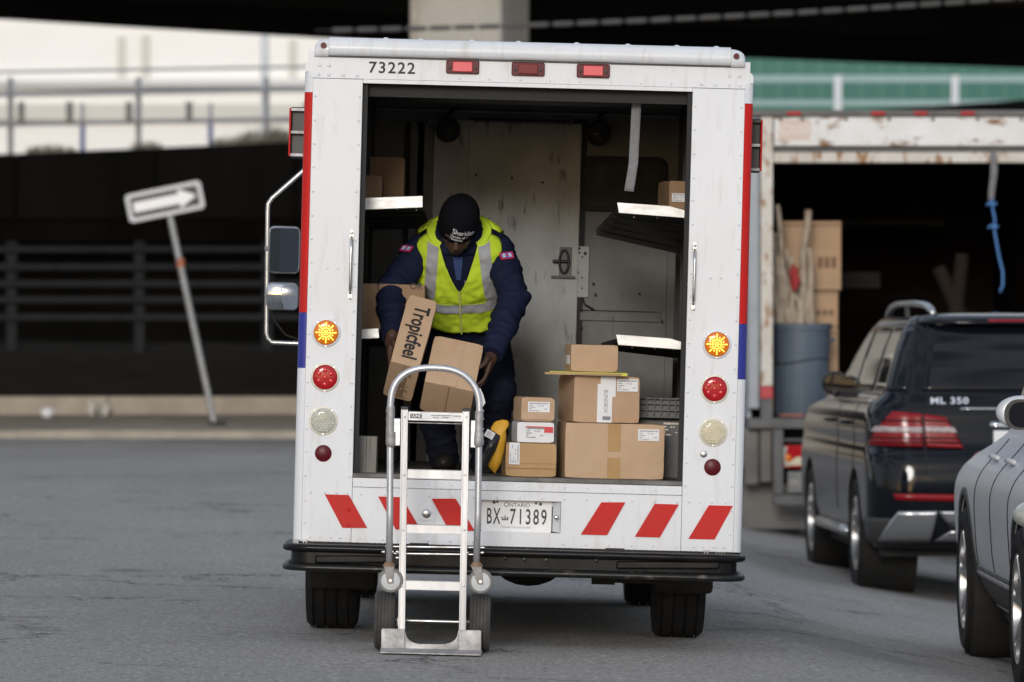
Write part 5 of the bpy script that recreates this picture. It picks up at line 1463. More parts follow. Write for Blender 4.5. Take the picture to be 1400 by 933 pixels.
def hand(mb, wrist, fdir, palm, thumb_out, thumb_dir, size=1.0, curl=(14, 26, 22)):
    f = Vector(fdir).normalized(); p = Vector(palm); p = (p-f*p.dot(f)).normalized(); w = f.cross(p)
    if w.dot(Vector(thumb_out)) < 0: w = -w           # w points to the thumb side
    P = lambda a, b, c: Vector(wrist)+(f*a+w*b+p*c)*size
    capsule(mb, P(-.02, 0, 0), P(.02, 0, 0), .027*size, .030*size)
    for k, b in enumerate((.028, .010, -.009, -.027)):
        capsule(mb, P(.015, b*.75, 0), P(.088-.006*abs(k-1), b, 0), .0165*size, .0125*size, 10)
    mb.ellipsoid(P(.05, .0, .003), (.040*size, .040*size, .022*size), Matrix((f, w, p)).transposed(), 14, 8)
    L = ((.040,.026,.021), (.044,.029,.022), (.041,.027,.021), (.032,.021,.019))
    for k, b in enumerate((.029, .010, -.010, -.029)):
        pos = Vector(P(.088-.006*abs(k-1), b, 0)); d = f.copy(); ax = f.cross(p)
        sp = (.13, .03, -.05, -.16)[k]; d = (d+w*sp).normalized()
        r0 = .0098*size*(1, 1.03, 1, .88)[k]
        for i, l in enumerate(L[k]):
            d = (Matrix.Rotation(R(curl[i]+(k-1)*2), 3, ax) @ d).normalized()
            q = pos+d*l*size; capsule(mb, pos, q, r0*(1-.07*i), r0*(1-.07*(i+1)), 10); pos = q
    td = Vector(thumb_dir).normalized()
    a = P(.018, .026, .006); b = a+(td*.6+w*.55).normalized()*.040*size; c = b+td*.032*size; d = c+(td*.9+p*.35).normalized()*.026*size
    capsule(mb, a, b, .0160*size, .0125*size, 10); capsule(mb, b, c, .0120*size, .0108*size, 10); capsule(mb, c, d, .0108*size, .0092*size, 10)
hwL = A(535.5, 464, .335); hwR = A(672, 485, .425)
chain(bm_, [ELL, WRL, hwL], [.038, .030, .028]); chain(bm_, [ELR, WRR, hwR], [.038, .030, .028])
capsule(bm_, SHL, ELL, .048, .040); capsule(bm_, SHR, ELR, .048, .040)
hand(bm_, hwL, (-.10, -.36, -1), (1, .05, -.02), (0, -1, 0), (.25, -.55, -.72), 1.0, (8, 20, 24))
hand(bm_, hwR, (-.22, -.30, -1), (-1, .0, .1), (0, -1, 0), (-.35, -.55, -.60), 1.0, (10, 22, 24))
for a, b, c in ((HL, KNL, ANL), (HR, KNR, ANR)): chain(bm_, [a, b, c], [.07, .055, .045])
bme = remeshed(bm_, 'body', .0042, 3, .4)
bme.materials.append(M_skin); link_mesh('body', bme, man)
# knit hat
HAT = [(-.020,.0885,.106),(-.006,.0905,.109),(.015,.0915,.110),(.040,.0905,.109),(.065,.0865,.104),(.090,.0770,.092),(.110,.0620,.074),(.124,.0420,.050),(.131,.0220,.026),(.134,.001,.001)]
def hatp(h, ph, off=0.0):
    a, b = lerp_tab(HAT, h); a += off; b += off
    k = .0022*noise.noise(Vector((math.cos(ph)*2.2, math.sin(ph)*2.2, h*30)))
    lean = .008*max(0, h)/.13
    return hd(a*math.cos(ph)*(1+k*8)+lean, b*math.sin(ph)-.004, h+.006)
mb = MB(); hs = [-.020,-.006,.004,.015,.027,.040,.052,.065,.078,.090,.101,.110,.118,.124,.131,.134]; n = 56
for h in hs: mb.v += [tuple(hatp(h, 2*math.pi*k/n)) for k in range(n)]
for j in range(len(hs)-1): mb.f += [(j*n+k, j*n+(k+1)%n, (j+1)*n+(k+1)%n, (j+1)*n+k) for k in range(n)]
mb.f.append(tuple((len(hs)-1)*n+k for k in range(n)))
hat = mb.build('knit_hat', M_knit, man, smooth=180)
mb = MB(); cu_h = [(-.026,-.004),(-.026,.0),(-.022,.0015),(-.016,.001),(-.012,-.002)]
for h, off in cu_h: mb.v += [tuple(hatp(max(-.02, h), 2*math.pi*k/n, off)+hu*min(0, h+.02)) for k in range(n)]
for j in range(len(cu_h)-1): mb.f += [(j*n+k, j*n+(k+1)%n, (j+1)*n+(k+1)%n, (j+1)*n+k) for k in range(n)]
mb.build('hat_cuff', M_knit, hat, smooth=180)
def hat_text(t, size, h0, ph0, slope, bold=.0004, xs=1.0):
    me = text_mesh(t, size, bold, xs, 0, 1.0, 'LEFT')
    bmx = bmesh.new(); bmx.from_mesh(me); bmesh.ops.subdivide_edges(bmx, edges=bmx.edges, cuts=0); bmx.to_mesh(me); bmx.free()
    for v in me.vertices:
        x, y = v.co.x, v.co.y
        v.co = hatp(max(-.02, h0+y-slope*x), ph0-x/.104, .0025)
    link_mesh('lettering', me, hat, M_patchwhite)
hat_text('Sheridan', .0370, .046, math.pi*.5+.26, .20, .0003, .92)
hat_text('Faculty of', .0180, .021, math.pi*.5+.26, .20, .0005, .95)
hat_text('Business', .0180, .004, math.pi*.5+.26, .20, .0005, .95)
MB().grid(lambda u, v: hatp(-.004+.034*v, math.pi*.5+.315-.012*u, .0025), 1, 3).build('lettering_bar', M_patchwhite, hat)
# sleeve patches
def patch(sh, el, t, side, lat):
    p = sh.lerp(el, t); ax = (el-sh).normalized()
    out = (Vector((side*lat, -.78, .12))); out = (out-ax*out.dot(ax)).normalized(); r0 = .0745
    xx = ax.cross(out).normalized()
    if xx.x < 0: xx = -xx
    M = frame(p+out*r0, xx, -ax)
    if M.col[2].xyz.dot(out) < 0: M = frame(p+out*r0, -xx, -ax)
    e = plate(rrect(.062, .036, .006), .003, 'sleeve_patch', M_patchred, man, M)
    plate(rrect(.050, .025, .003), .0012, 'patch_field', M_patchblue, e, M @ Matrix.Translation((0,0,.0031)))
    for x0, x1, z0, z1 in ((-.021,-.006,.000,.008), (-.021,-.006,-.009,-.003), (.007,.021,.000,.008), (.007,.021,-.009,-.003)):
        plate([(x0,z0),(x1,z0),(x1,z1),(x0,z1)], .0008, 'patch_mark', M_patchwhite, e, M @ Matrix.Translation((0,0,.0044)))
    plate([(.006*math.cos(R(60*k)), .006*math.sin(R(60*k))) for k in range(6)], .0008, 'patch_mark', M_patchred, e, M @ Matrix.Translation((0,0,.0044)))
patch(SHL, ELL, .30, -1, .62); patch(SHR, ELR, .34, 1, .25)
# ------------------------------------------------------------------ cars
class CarBody:
    """horizontal slices: rounded rectangles given by (z, half width, rear y, front y, corner radius)"""
    def __init__(s, tab, bow=.06): s.tab, s.bow = tab, bow
    def at(s, z): return lerp_tab(s.tab, z)
    def half(s, z, nr=10, na=9, ns=36):
        W_, yr, yf, r = s.at(z); r = min(r, W_*.98); pts = []
        for i in range(nr): x = (W_-r)*i/nr; pts.append((x, yr+s.bow*(x/W_)**2*0+s.rb(x, W_)))
        for i in range(na): a = R(90*i/na); pts.append((W_-r+r*math.sin(a), yr+r-r*math.cos(a)+s.rb(W_-r, W_)*(1-i/na)))
        for i in range(ns): pts.append((W_, yr+r+(yf-yr-2*r)*i/ns))
        for i in range(na): a = R(90*i/na); pts.append((W_-r+r*math.cos(a), yf-r+r*math.sin(a)-s.rb(W_-r, W_)*(i/na)))
        for i in range(nr+1): x = (W_-r)*(1-i/nr); pts.append((x, yf-s.rb(x, W_)))
        return pts
    def rb(s, x, W_): return s.bow*(x/W_)**2
    def rear(s, sx, z, off=0.0):
        """point at signed arc length sx from the rear centre line, positive to the right"""
        W_, yr, yf, r = s.at(z); r = min(r, W_*.98); sg = 1 if sx >= 0 else -1; q = abs(sx)
        if q <= W_-r: return Vector((sg*q, yr+s.rb(q, W_)-off, z))
        a = (q-(W_-r))/r
        b0 = s.rb(W_-r, W_)
        if a <= math.pi/2: return Vector((sg*(W_-r+(r+off)*math.sin(a)), yr+r-(r+off)*math.cos(a)+b0*(1-a/(math.pi/2)), z))
        return Vector((sg*(W_+off), yr+r+(q-(W_-r)-r*math.pi/2), z))
    def side(s, sg, y, z, off=0.0):
        W_, yr, yf, r = s.at(z); r = min(r, W_*.98); x = W_
        if y < yr+r: t = min(r, yr+r-y); x = W_-r+math.sqrt(max(0, r*r-t*t))
        elif y > yf-r: t = min(r, y-(yf-r)); x = W_-r+math.sqrt(max(0, r*r-t*t))
        return Vector((sg*(x+off), y, z))
    def mesh(s, zs):
        mb = MB(); rings = []
        for z in zs:
            h = s.half(z); ring = [(x, y, z) for x, y in h]+[(-x, y, z) for x, y in h[-2:0:-1]]
            rings.append(ring)
        n = len(rings[0])
        for r_ in rings: mb.v += r_
        for j in range(len(zs)-1): mb.f += [(j*n+k, j*n+(k+1)%n, (j+1)*n+(k+1)%n, (j+1)*n+k) for k in range(n)]
        mb.f += [tuple(range(n-1, -1, -1)), tuple((len(zs)-1)*n+k for k in range(n))]
        return mb
def dense(tab, k=4):
    out = []
    for a, b in zip(tab, tab[1:]): out += [a[0]+(b[0]-a[0])*i/k for i in range(k)]
    return out+[tab[-1][0]]
def smooth_tab(tab, k=6):
    """Catmull-Rom through the slice table so that the body has no creases between slices"""
    out = []
    for i in range(len(tab)-1):
        p0, p1, p2, p3 = tab[max(0, i-1)], tab[i], tab[i+1], tab[min(len(tab)-1, i+2)]
        for j in range(k):
            t = j/k; row = [p1[0]+(p2[0]-p1[0])*t]
            for c in range(1, len(p1)):
                d = p2[0]-p1[0]
                m1 = (p2[c]-p0[c])/(p2[0]-p0[0]) if p2[0] > p0[0] else 0; m2 = (p3[c]-p1[c])/(p3[0]-p1[0]) if p3[0] > p1[0] else 0
                h00, h10, h01, h11 = 2*t**3-3*t**2+1, t**3-2*t**2+t, -2*t**3+3*t**2, t**3-t**2
                row.append(h00*p1[c]+h10*d*m1+h01*p2[c]+h11*d*m2)
            out.append(tuple(row))
    return out+[tab[-1]]
def cut_arches(mb, cuts, m, name, parent):
    me = mb.mesh(name); o = link_mesh(name, me, parent, m)
    cut = []
    for x0, x1, y, z, r in cuts:
        c = MB().lathe([(r, x0), (r, x1)], (0, y, z), 'x', 40).mesh('cut'); co = link_mesh('cut', c, parent)
        b = o.modifiers.new('b', 'BOOLEAN'); b.operation = 'DIFFERENCE'; b.solver = 'EXACT'; b.object = co; cut.append(co)
    bpy.context.view_layer.update()
    new = evaluated_mesh(o, name); o.modifiers.clear(); o.data = new
    new.materials.clear(); new.materials.append(m)
    for c in cut: bpy.data.objects.remove(c)
    new.shade_smooth(); new.set_sharp_from_angle(angle=R(38))
    return o
def surf_patch(fn, quad, nu, nv, off, name, m, parent, smooth=180):
    (a0, a1), (b0, b1), (c0, c1), (d0, d1) = quad          # corners: lower-left, lower-right, upper-right, upper-left
    def f(u, v):
        s0 = (a0*(1-u)+b0*u)*(1-v)+(d0*(1-u)+c0*u)*v; s1 = (a1*(1-u)+b1*u)*(1-v)+(d1*(1-u)+c1*u)*v
        return fn(s0, s1, off)
    o = MB().grid(f, nu, nv).build(name, m, parent, smooth=smooth)
    so = o.modifiers.new('t', 'SOLIDIFY'); so.thickness = .006; so.offset = -1 if False else 0
    return o
M_tailred = mat('tail_lamp_red', (0.27,0.006,0.011), 0.16, coat=.05, spec=.35, var=(0.18,0.004,0.008), vscale=30, vstretch=(.2,.2,6))
M_taildark = mat('tail_lamp_dark_red', (0.045,0.002,0.004), 0.2, spec=.3)
M_tailclear = mat('tail_lamp_clear', (0.50,0.44,0.44), 0.2, spec=.3, var=(0.26,0.18,0.18), vscale=50)
M_rimalloy = mat('alloy_rim', (0.46,0.46,0.47), 0.3, metal=.85, var=(0.34,0.34,0.34), vscale=8)

# black SUV, seen from behind and to its left
SUV_TAB = smooth_tab([(.30,.90,.16,4.60,.25),(.38,.935,.06,4.72,.28),(.50,.955,.015,4.79,.30),(.66,.963,.0,4.80,.31),(.84,.963,.015,4.79,.31),(.92,.958,.045,4.77,.31),
           (.965,.953,.095,4.74,.30),(1.08,.955,.115,4.62,.29),(1.17,.948,.130,4.30,.28),(1.24,.910,.148,3.50,.26),(1.31,.835,.180,3.28,.20),(1.45,.785,.235,3.04,.17),
           (1.58,.745,.295,2.78,.16),(1.69,.700,.345,2.56,.15),(1.765,.662,.385,2.42,.15),(1.815,.60,.46,2.25,.18),(1.838,.45,.66,2.0,.2),(1.848,.25,.9,1.8,.15)])
S_GZ = -.372
suv = empty('black_suv', 'black SUV parked with its rear to the camera beside the rusty truck', 'car',
            mat=Matrix.Translation((3.29, 33.3, S_GZ)) @ Matrix.Rotation(R(2.5), 4, 'Z'))
cb = CarBody(SUV_TAB, .05)
mb = cb.mesh([t[0] for t in SUV_TAB])
WR, WY0, WY1 = .372, .98, 3.89
cuts = [(sx*.60 if sx > 0 else -1.2, 1.2 if sx > 0 else -.60, y, WR+.01, .425) for sx in (-1, 1) for y in (WY0, WY1)]
cut_arches(mb, cuts, M_carblack, 'body', suv)
for sx in (-1, 1):
    for y in (WY0, WY1):
        wheel(suv, (sx*.835, y, WR), WR, .255, M_rimalloy, side=sx, spokes=5, rr=.66, grooves=5)
        # black arch liner
        MB().lathe([(.415, sx*.955), (.415, sx*.58), (.05, sx*.575)], (0, y, WR+.01), 'x', 32, caps=False).build('arch_liner', M_under, suv, smooth=60)
for x0, x1, y in ((-.85, .85, 2.4),): MB().box(x0, x1, .35, 4.4, .24, .34).build('underbody', M_under, suv)
fnr = lambda s, z, o: cb.rear(s, z, o)
for sg in (-1, 1):
    fns = lambda y, z, o, sg=sg: cb.side(sg, y, z, o)
    for (y0, y1, ya, yb) in ((1.09, 2.02, 1.09, 1.98), (2.09, 3.12, 2.05, 2.56)):
        surf_patch(fns, ((y0,1.32),(y1,1.315),(yb,1.74),(ya,1.735)), 14, 10, .003, 'side_window', M_glassdark, suv)
    surf_patch(fnr, ((sg*.70,1.325),(sg*1.50,1.32),(sg*1.36,1.735),(sg*.605,1.74)), 24, 12, .003, 'quarter_window', M_glassdark, suv)
    surf_patch(fns, ((.60,1.250),(3.24,1.240),(3.22,1.262),(.60,1.272)), 30, 2, .005, 'belt_trim', M_chrome, suv)
    for y in (1.42, 2.42):
        MB().tube([cb.side(sg, y, 1.10, .004), cb.side(sg, y+.03, 1.103, .035), cb.side(sg, y+.19, 1.103, .035), cb.side(sg, y+.22, 1.10, .004)], .012, 8).build('door_handle', M_carblack, suv, smooth=180)
    for yy in (1.06, 2.055):                                   # shut lines of the doors
        surf_patch(fns, ((yy,.50),(yy+.007,.50),(yy+.007,1.24),(yy,1.24)), 1, 20, .0005, 'door_gap', M_under, suv)
    # roof rail
    pts = [(sg*.47,.66,1.825),(sg*.482,.70,1.862),(sg*.50,.82,1.888),(sg*.535,1.2,1.902),(sg*.56,1.9,1.900),(sg*.57,2.15,1.88),(sg*.575,2.30,1.84),(sg*.58,2.36,1.79)]
    MB().tube(pts, [.022,.024,.024,.022,.022,.022,.022,.02], 12).build('roof_rail', M_satin, suv, smooth=180)
    MB().box(sg*.545-.012, sg*.545+.012, 1.45, 1.52, 1.80, 1.90).build('rail_foot', M_black, suv)
    # door mirror
    e = empty('door_mirror'); e.parent = suv; e.location = (sg*.885, 2.92, 1.35)
    mm = MB(); mm.ellipsoid((0, 0, 0), (.095, .070, .085), None, 20, 12); mm.v = [(x, max(y, -.035), z) for x, y, z in mm.v]
    mm.build('shell', M_carblack, e, smooth=50)
    plate(rrect(.145, .120, .04), .002, 'glass', M_glassdark, e, frame((0, -.0365, 0), (1,0,0), (0,0,1)))
    MB().tube([(-sg*.05, .02, -.05), (-sg*.14, .03, -.075)], .022, 10).build('stem', M_black, e, smooth=60)
    # side step and lower cladding
    MB().tube([(sg*.945, 1.50, .36), (sg*.965, 1.62, .37), (sg*.965, 3.20, .37), (sg*.945, 3.32, .36)], .038, 12).build('side_step', M_satin, suv, smooth=180)
    # tail lamp in two pieces
    k = sg
    inner = surf_patch(fnr, ((k*.345,.955),(k*.590,.965),(k*.598,1.178),(k*.455,1.155)), 12, 10, .008, 'tail_lamp', M_tailred, suv)
    outer = surf_patch(fnr, ((k*.606,.965),(k*1.03,.975),(k*.80,1.195),(k*.612,1.180)), 16, 10, .008, 'tail_lamp', M_tailred, suv)
    for par, q1, q2 in ((inner, (.385, .590, .592, .405), (.42,.592,.594,.435)), (outer, (.608, .985, .935, .609), (.608,.90,.86,.610))):
        surf_patch(fnr, ((k*q1[0],1.055),(k*q1[1],1.060),(k*q1[2],1.098),(k*q1[3],1.092)), 14, 3, .013, 'clear_band', M_tailclear, par)
        surf_patch(fnr, ((k*q2[0],1.125),(k*q2[1],1.130),(k*q2[2],1.142),(k*q2[3],1.136)), 14, 2, .0125, 'dark_band', M_taildark, par)
        surf_patch(fnr, ((k*(q1[0]-.02),1.012),(k*q1[1],1.016),(k*q1[1],1.028),(k*(q1[0]-.01),1.024)), 14, 2, .0125, 'dark_band', M_taildark, par)
        surf_patch(fnr, ((k*(q1[0]-.03),.985),(k*(q1[1]+.01),.988),(k*q1[1],1.000),(k*(q1[0]-.02),.997)), 14, 2, .0125, 'dark_band', M_taildark, par)
    surf_patch(fnr, ((k*.355,.612),(k*.800,.620),(k*.815,.662),(k*.335,.655)), 12, 2, .006, 'bumper_reflector', M_tailred, suv)
    surf_patch(fnr, ((k*.0,.47),(k*.46,.47),(k*.52,.545),(k*.0,.552)), 14, 5, .008, 'skid_trim', M_satin, suv)
    surf_patch(fnr, ((k*.565,.345),(k*.93,.345),(k*.78,.545),(k*.525,.548)), 14, 8, .010, 'skid_trim', M_satin, suv)
    surf_patch(fnr, ((k*.0,.34),(k*.54,.35),(k*.44,.415),(k*.0,.415)), 14, 5, .008, 'skid_trim', M_satin, suv)
    surf_patch(fnr, ((k*.0,.415),(k*.44,.415),(k*.455,.47),(k*.0,.47)), 10, 3, .004, 'skid_slot', M_black, suv)
    surf_patch(fnr, ((k*.66,.33),(k*1.25,.33),(k*1.25,.50),(k*.60,.50)), 16, 6, .004, 'lower_cladding', M_carplastic, suv)
    surf_patch(fnr, ((k*.597,.78),(k*.604,.78),(k*.545,1.77),(k*.538,1.77)), 1, 30, .0012, 'tailgate_gap', M_under, suv)
    surf_patch(fnr, ((k*.45,.735),(k*.598,.78),(k*.604,.785),(k*.45,.742)), 8, 2, .0012, 'tailgate_gap', M_under, suv)
    surf_patch(fnr, ((k*.0,.732),(k*.45,.735),(k*.45,.742),(k*.0,.739)), 8, 2, .0012, 'tailgate_gap', M_under, suv)
surf_patch(fnr, ((-.60,1.325),(.60,1.325),(.53,1.765),(-.53,1.765)), 24, 14, .004, 'rear_window', M_glassdark, suv)
mb = MB()
def spo(u, v):
    x = -.62+1.24*u; p = cb.rear(x, 1.775+.045*v); t = 1-abs(2*u-1)**5
    return (p.x, p.y-.115*t*(1-.35*v)-.004, p.z+.010*v*t)
mb.grid(spo, 30, 5)
o = mb.build('roof_spoiler', M_carblack, suv, smooth=180); so = o.modifiers.new('t', 'SOLIDIFY'); so.thickness = .02
surf_patch(fnr, ((-.16,1.780),(.16,1.780),(.16,1.794),(-.16,1.794)), 8, 1, .128, 'brake_light', M_tailred, suv)
p = cb.rear(-.43, 1.262, .006)
text('ML 350', .060, M_chrome, suv, frame(p+Vector((0,-.010,0)), (1,-.055,0), (0,.25,1)), bold=.0012, xs=1.25, space=1.12)
surf_patch(fnr, ((-.36,1.205),(.36,1.205),(.36,1.218),(-.36,1.218)), 12, 1, .012, 'tailgate_trim', M_chrome, suv)
surf_patch(fnr, ((-.17,1.09),(.17,1.09),(.17,1.125),(-.17,1.125)), 8, 2, .022, 'tailgate_handle', M_chrome, suv)
MB().box(-.152, .152, .055, .085, .92, 1.07).build('licence_plate', M_plate, suv, bevel=.004)

# silver crossover facing the camera at the right edge
X_GZ = -.215
SIL_TAB = smooth_tab([(.24,.80,.25,4.15,.25),(.34,.865,.12,4.25,.30),(.46,.905,.05,4.32,.32),(.62,.922,.02,4.35,.34),(.80,.925,.03,4.34,.36),(.89,.895,.12,4.28,.36),
           (.96,.840,.36,4.05,.34),(1.02,.785,.66,3.60,.32),(1.09,.735,.98,3.05,.28),(1.20,.705,1.12,2.84,.25),(1.34,.665,1.25,2.50,.22),(1.43,.60,1.38,2.22,.22),(1.47,.46,1.5,2.0,.2),(1.48,.25,1.6,1.85,.1)])
sil = empty('silver_crossover', 'silver crossover car at the right edge, facing the camera', 'car',
            mat=Matrix.Translation((2.205+.93, 25.95, X_GZ)) @ Matrix.Rotation(math.pi, 4, 'Z'))
cs = CarBody(SIL_TAB, .06); SR, SY0, SY1 = .355, .95, 3.62
cuts = [(.58 if sx > 0 else -1.2, 1.2 if sx > 0 else -.58, y, SR+.01, .405) for sx in (-1, 1) for y in (SY0, SY1)]
cut_arches(cs.mesh([t[0] for t in SIL_TAB]), cuts, M_carsilver, 'body', sil)
for sg in (-1, 1):
    fns = lambda y, z, o, sg=sg: cs.side(sg, y, z, o)
    for y in (SY0, SY1):
        wheel(sil, (sg*.825, y, SR), SR, .235, M_rimalloy, side=sg, spokes=5, rr=.68, grooves=5)
        MB().lathe([(.395, sg*.915), (.395, sg*.56), (.05, sg*.555)], (0, y, SR+.01), 'x', 32, caps=False).build('arch_liner', M_under, sil, smooth=60)
        mb = MB()                                             # dark arch lip
        for k in range(25):
            a = R(-12+204*k/24); 
            for rr_ in (.402, .440):
                yy, zz = y+rr_*math.cos(a), SR+.01+rr_*math.sin(a); zz = max(zz, .26); mb.v.append(tuple(cs.side(sg, yy, zz, .006)))
        mb.f = [(2*k, 2*k+1, 2*k+3, 2*k+2) for k in range(24)]
        o = mb.build('arch_trim', M_carplastic, sil, smooth=180); so = o.modifiers.new('t', 'SOLIDIFY'); so.thickness = .012
    surf_patch(fns, ((1.36,.27),(3.20,.27),(3.20,.44),(1.36,.44)), 24, 6, .006, 'sill_cladding', M_carplastic, sil)
    surf_patch(fns, ((1.42,.40),(3.14,.40),(3.14,.425),(1.42,.425)), 24, 2, .014, 'sill_trim', M_satin, sil)
    for (y0, y1, ya, yb) in ((1.30,1.56,1.40,1.56), (1.62,2.20,1.62,2.10), (2.27,2.86,2.2,2.46)):
        surf_patch(fns, ((y0,1.13),(y1,1.13),(yb,1.37),(ya,1.38)), 12, 8, .003, 'side_window', M_glassdark, sil)
    for pts_ in (((1.46,.45),(1.467,.45),(1.507,1.05),(1.50,1.05)), ((2.27,.45),(2.277,.45),(2.277,1.05),(2.27,1.05)), ((3.12,.45),(3.127,.45),(3.127,1.05),(3.12,1.05))):
        surf_patch(fns, pts_, 1, 20, .0008, 'door_gap', M_under, sil)
    for y in (1.62, 2.40):
        MB().tube([cs.side(sg, y, .965, .003), cs.side(sg, y+.03, .972, .035), cs.side(sg, y+.19, .972, .035), cs.side(sg, y+.22, .965, .003)], .013, 8).build('door_handle', M_carsilver, sil, smooth=180)
    # door mirror: silver cap over a black shell
    e = empty('door_mirror'); e.parent = sil; e.location = (sg*.875, 3.17, 1.205)
    mm = MB(); mm.ellipsoid((0, 0, 0), (.110, .062, .074), None, 24, 14); mm.v = [(x, min(y, .034), z) for x, y, z in mm.v]
    mm.build('shell', M_carsilver, e, smooth=50)
    plate(rrect(.194, .136, .062), .006, 'bezel', M_black, e, frame((-sg*.022, .0300, -.010), (-1,0,0), (0,0,1)), bevel=.002)
    plate(rrect(.158, .112, .048), .002, 'glass', M_glassdark, e, frame((-sg*.024, .0365, -.011), (-1,0,0), (0,0,1)))
    MB().tube([(-sg*.07, 0, -.055), (-sg*.20, -.02, -.085)], .024, 10).build('stem', M_black, e, smooth=60)
    MB().ellipsoid(cs.side(sg, 4.02, .78, -.06), (.13, .16, .07), None, 16, 10).build('headlight', M_clearlens, sil, smooth=180)
    MB().ellipsoid(cs.side(sg, .22, .88, -.06), (.10, .16, .09), None, 16, 10).build('tail_lamp', M_tailred, sil, smooth=180)
MB().box(-.78, .78, .35, 4.0, .19, .30).build('underbody', M_under, sil)
wsb = [cs.side(-1, 3.0, 1.15), cs.side(1, 3.0, 1.15)]
MB().add([(-.60,2.95,1.12),(.60,2.95,1.12),(.50,2.26,1.42),(-.50,2.26,1.42)], [(0,1,2,3)]).build('windscreen', M_glassdark, sil).location = (0,.03,.02)
MB().box(-.40, .40, 4.335, 4.362, .48, .66).build('grille', M_black, sil, bevel=.01)

# ------------------------------------------------------------------ rusty box truck
TKY = 42.0; T_GZ = -.36
TK_M = Matrix.Translation((at(1228, 0, TKY).x, TKY, T_GZ)); TK_I = TK_M.inverted()
def T(px, py, yl=0.0): return TK_I @ at(px, py, TKY+yl)
M_rusty = mat('rusty_white_paint', (0.70,0.71,0.72), 0.5, var=(0.60,0.59,0.56), vscale=2, var2=(0.20,0.095,0.036), v2scale=5.5, v2lo=.565, v2hi=.65, v2stretch=(.8,1,1.5), bump=.15, bscale=14)
M_rustypost = mat('rusty_white_post', (0.58,0.56,0.52), 0.5, var=(0.44,0.40,0.34), vscale=3, var2=(0.26,0.125,0.045), v2scale=7, v2lo=.535, v2hi=.63, v2stretch=(2.2,1,.8), bump=.15, bscale=20)
M_greyside = mat('grey_blue_truck_side', (0.30,0.33,0.37), 0.45, var=(0.24,0.26,0.29), vscale=2)
M_greysteel = mat('grey_painted_steel', (0.085,0.088,0.092), 0.5, var=(0.05,0.05,0.05), vscale=6, var2=(.12,.08,.05), v2scale=14, v2lo=.66, v2hi=.8)
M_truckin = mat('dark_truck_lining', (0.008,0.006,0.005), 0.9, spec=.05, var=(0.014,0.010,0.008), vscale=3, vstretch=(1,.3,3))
M_mud = mat('dirty_grey_flap', (0.10,0.098,0.095), 0.7, var=(0.16,0.15,0.14), vscale=3)
tk = empty('box_truck', 'rusty white box truck with open rear parked behind the black SUV', 'truck', mat=TK_M)
def tb(x0, y0, x1, y1, ya, yb, name, m, bevel=.0, par=None):
    a, b_ = T(x0, y0), T(x1, y1); return MB().box(a.x, b_.x, ya, yb, b_.z, a.z).build(name, m, par or tk, bevel=bevel)
TXR = 1436
tb(1022, 158, 1039.7, 560, .02, .16, 'side_corner', M_greyside, .02)
tb(1040, 160, 1056.5, 528, -.02, .10, 'door_post', M_rustypost, .008)
tb(1040, 528.4, 1056.5, 545, -.02, .10, 'post_band', mat('red_tape_band', (.40,.03,.04), .5), .004)
tb(1040, 545.4, 1056.5, 574, -.015, .10, 'post_foot', M_greysteel, .004)
tb(TXR-16, 160, TXR, 574, -.02, .10, 'door_post', M_rustypost, .008)
tb(1058, 160.5, TXR-17, 200, -.025, .10, 'header', M_rusty, .006)
tb(1024, 151, TXR+14, 160, -.045, .16, 'roof_rim', M_mud, .015)
tb(1058, 200.5, TXR-17, 208, .04, .10, 'header_recess', M_greysteel)
tb(1057, 208.4, TXR-17, 223, -.01, .09, 'door_rail', M_rustypost, .01)
for px in (1085, 1200, 1258, 1322):
    tb(px-9.5, 153, px+9.5, 158.5, -.075, -.046, 'marker_lamp', M_lensred, .008)
for px in (1067, 1097, 1156, 1215, 1275, 1336, 1396):
    q = T(px, 163.5); MB().lathe([(.015, -.04), (.015, -.026)], (q.x, 0, q.z), n=10).build('header_bolt', M_mud, tk)
o = tb(1065, 165, 1107, 192, -.0275, -.0255, 'faded_sticker', mat('faded_pink_sticker', (.60,.49,.44), .6, var=(.58,.45,.38), vscale=6))
q = T(1086, 178); text('ADVAN', .125, mat('faded_letter_white', (.64,.58,.55), .6), o, frame((q.x, -.0285, q.z), (1,0,0), (0,0,1)), bold=.004, xs=.68)
a, b_ = T(1023, 158), T(TXR+13, 574)
MB().box(a.x, a.x+.03, .161, 5.2, b_.z, a.z).build('side_wall', M_greyside, tk)
MB().box(b_.x-.03, b_.x, .161, 5.2, b_.z, a.z).build('side_wall', M_greyside, tk)
MB().box(a.x+.031, a.x+.05, .161, 5.2, b_.z, a.z-.05).build('lining', M_truckin, tk)
MB().box(b_.x-.05, b_.x-.031, .161, 5.2, b_.z, a.z-.05).build('lining', M_truckin, tk)
MB().box(a.x, b_.x, .161, 5.3, a.z, a.z+.04).build('roof', M_rusty, tk)
MB().box(a.x+.05, b_.x-.05, .161, 5.2, a.z-.045, a.z-.002).build('ceiling', M_truckin, tk)
MB().box(a.x, b_.x, 5.2, 5.25, b_.z, a.z).build('front_wall', M_truckin, tk)
tb(1022, 572, TXR+13, 586, -.03, 5.2, 'deck', M_greysteel, .006)
DZ = T(1100, 572).z
a, b_ = T(1023, 158), T(TXR+13, 574)
M_rib = mat('rust_red_roof_rib', (.05,.022,.016), .85)
for k in range(6): MB().box(a.x+.05, b_.x-.05, .5+.75*k, .56+.75*k, a.z-.11, a.z-.046).build('roof_rib', M_rib, tk)
# dim pale gear deep inside
for x0, y0, x1, y1, yl in ((1148, 300, 1292, 309, 3.6), (1150, 372, 1203, 394, 3.2)):
    a, b_ = T(x0, y0, yl), T(x1, y1, yl); MB().box(a.x, b_.x, yl, yl+.04, b_.z, a.z).build('pale_slat', M_under, tk)
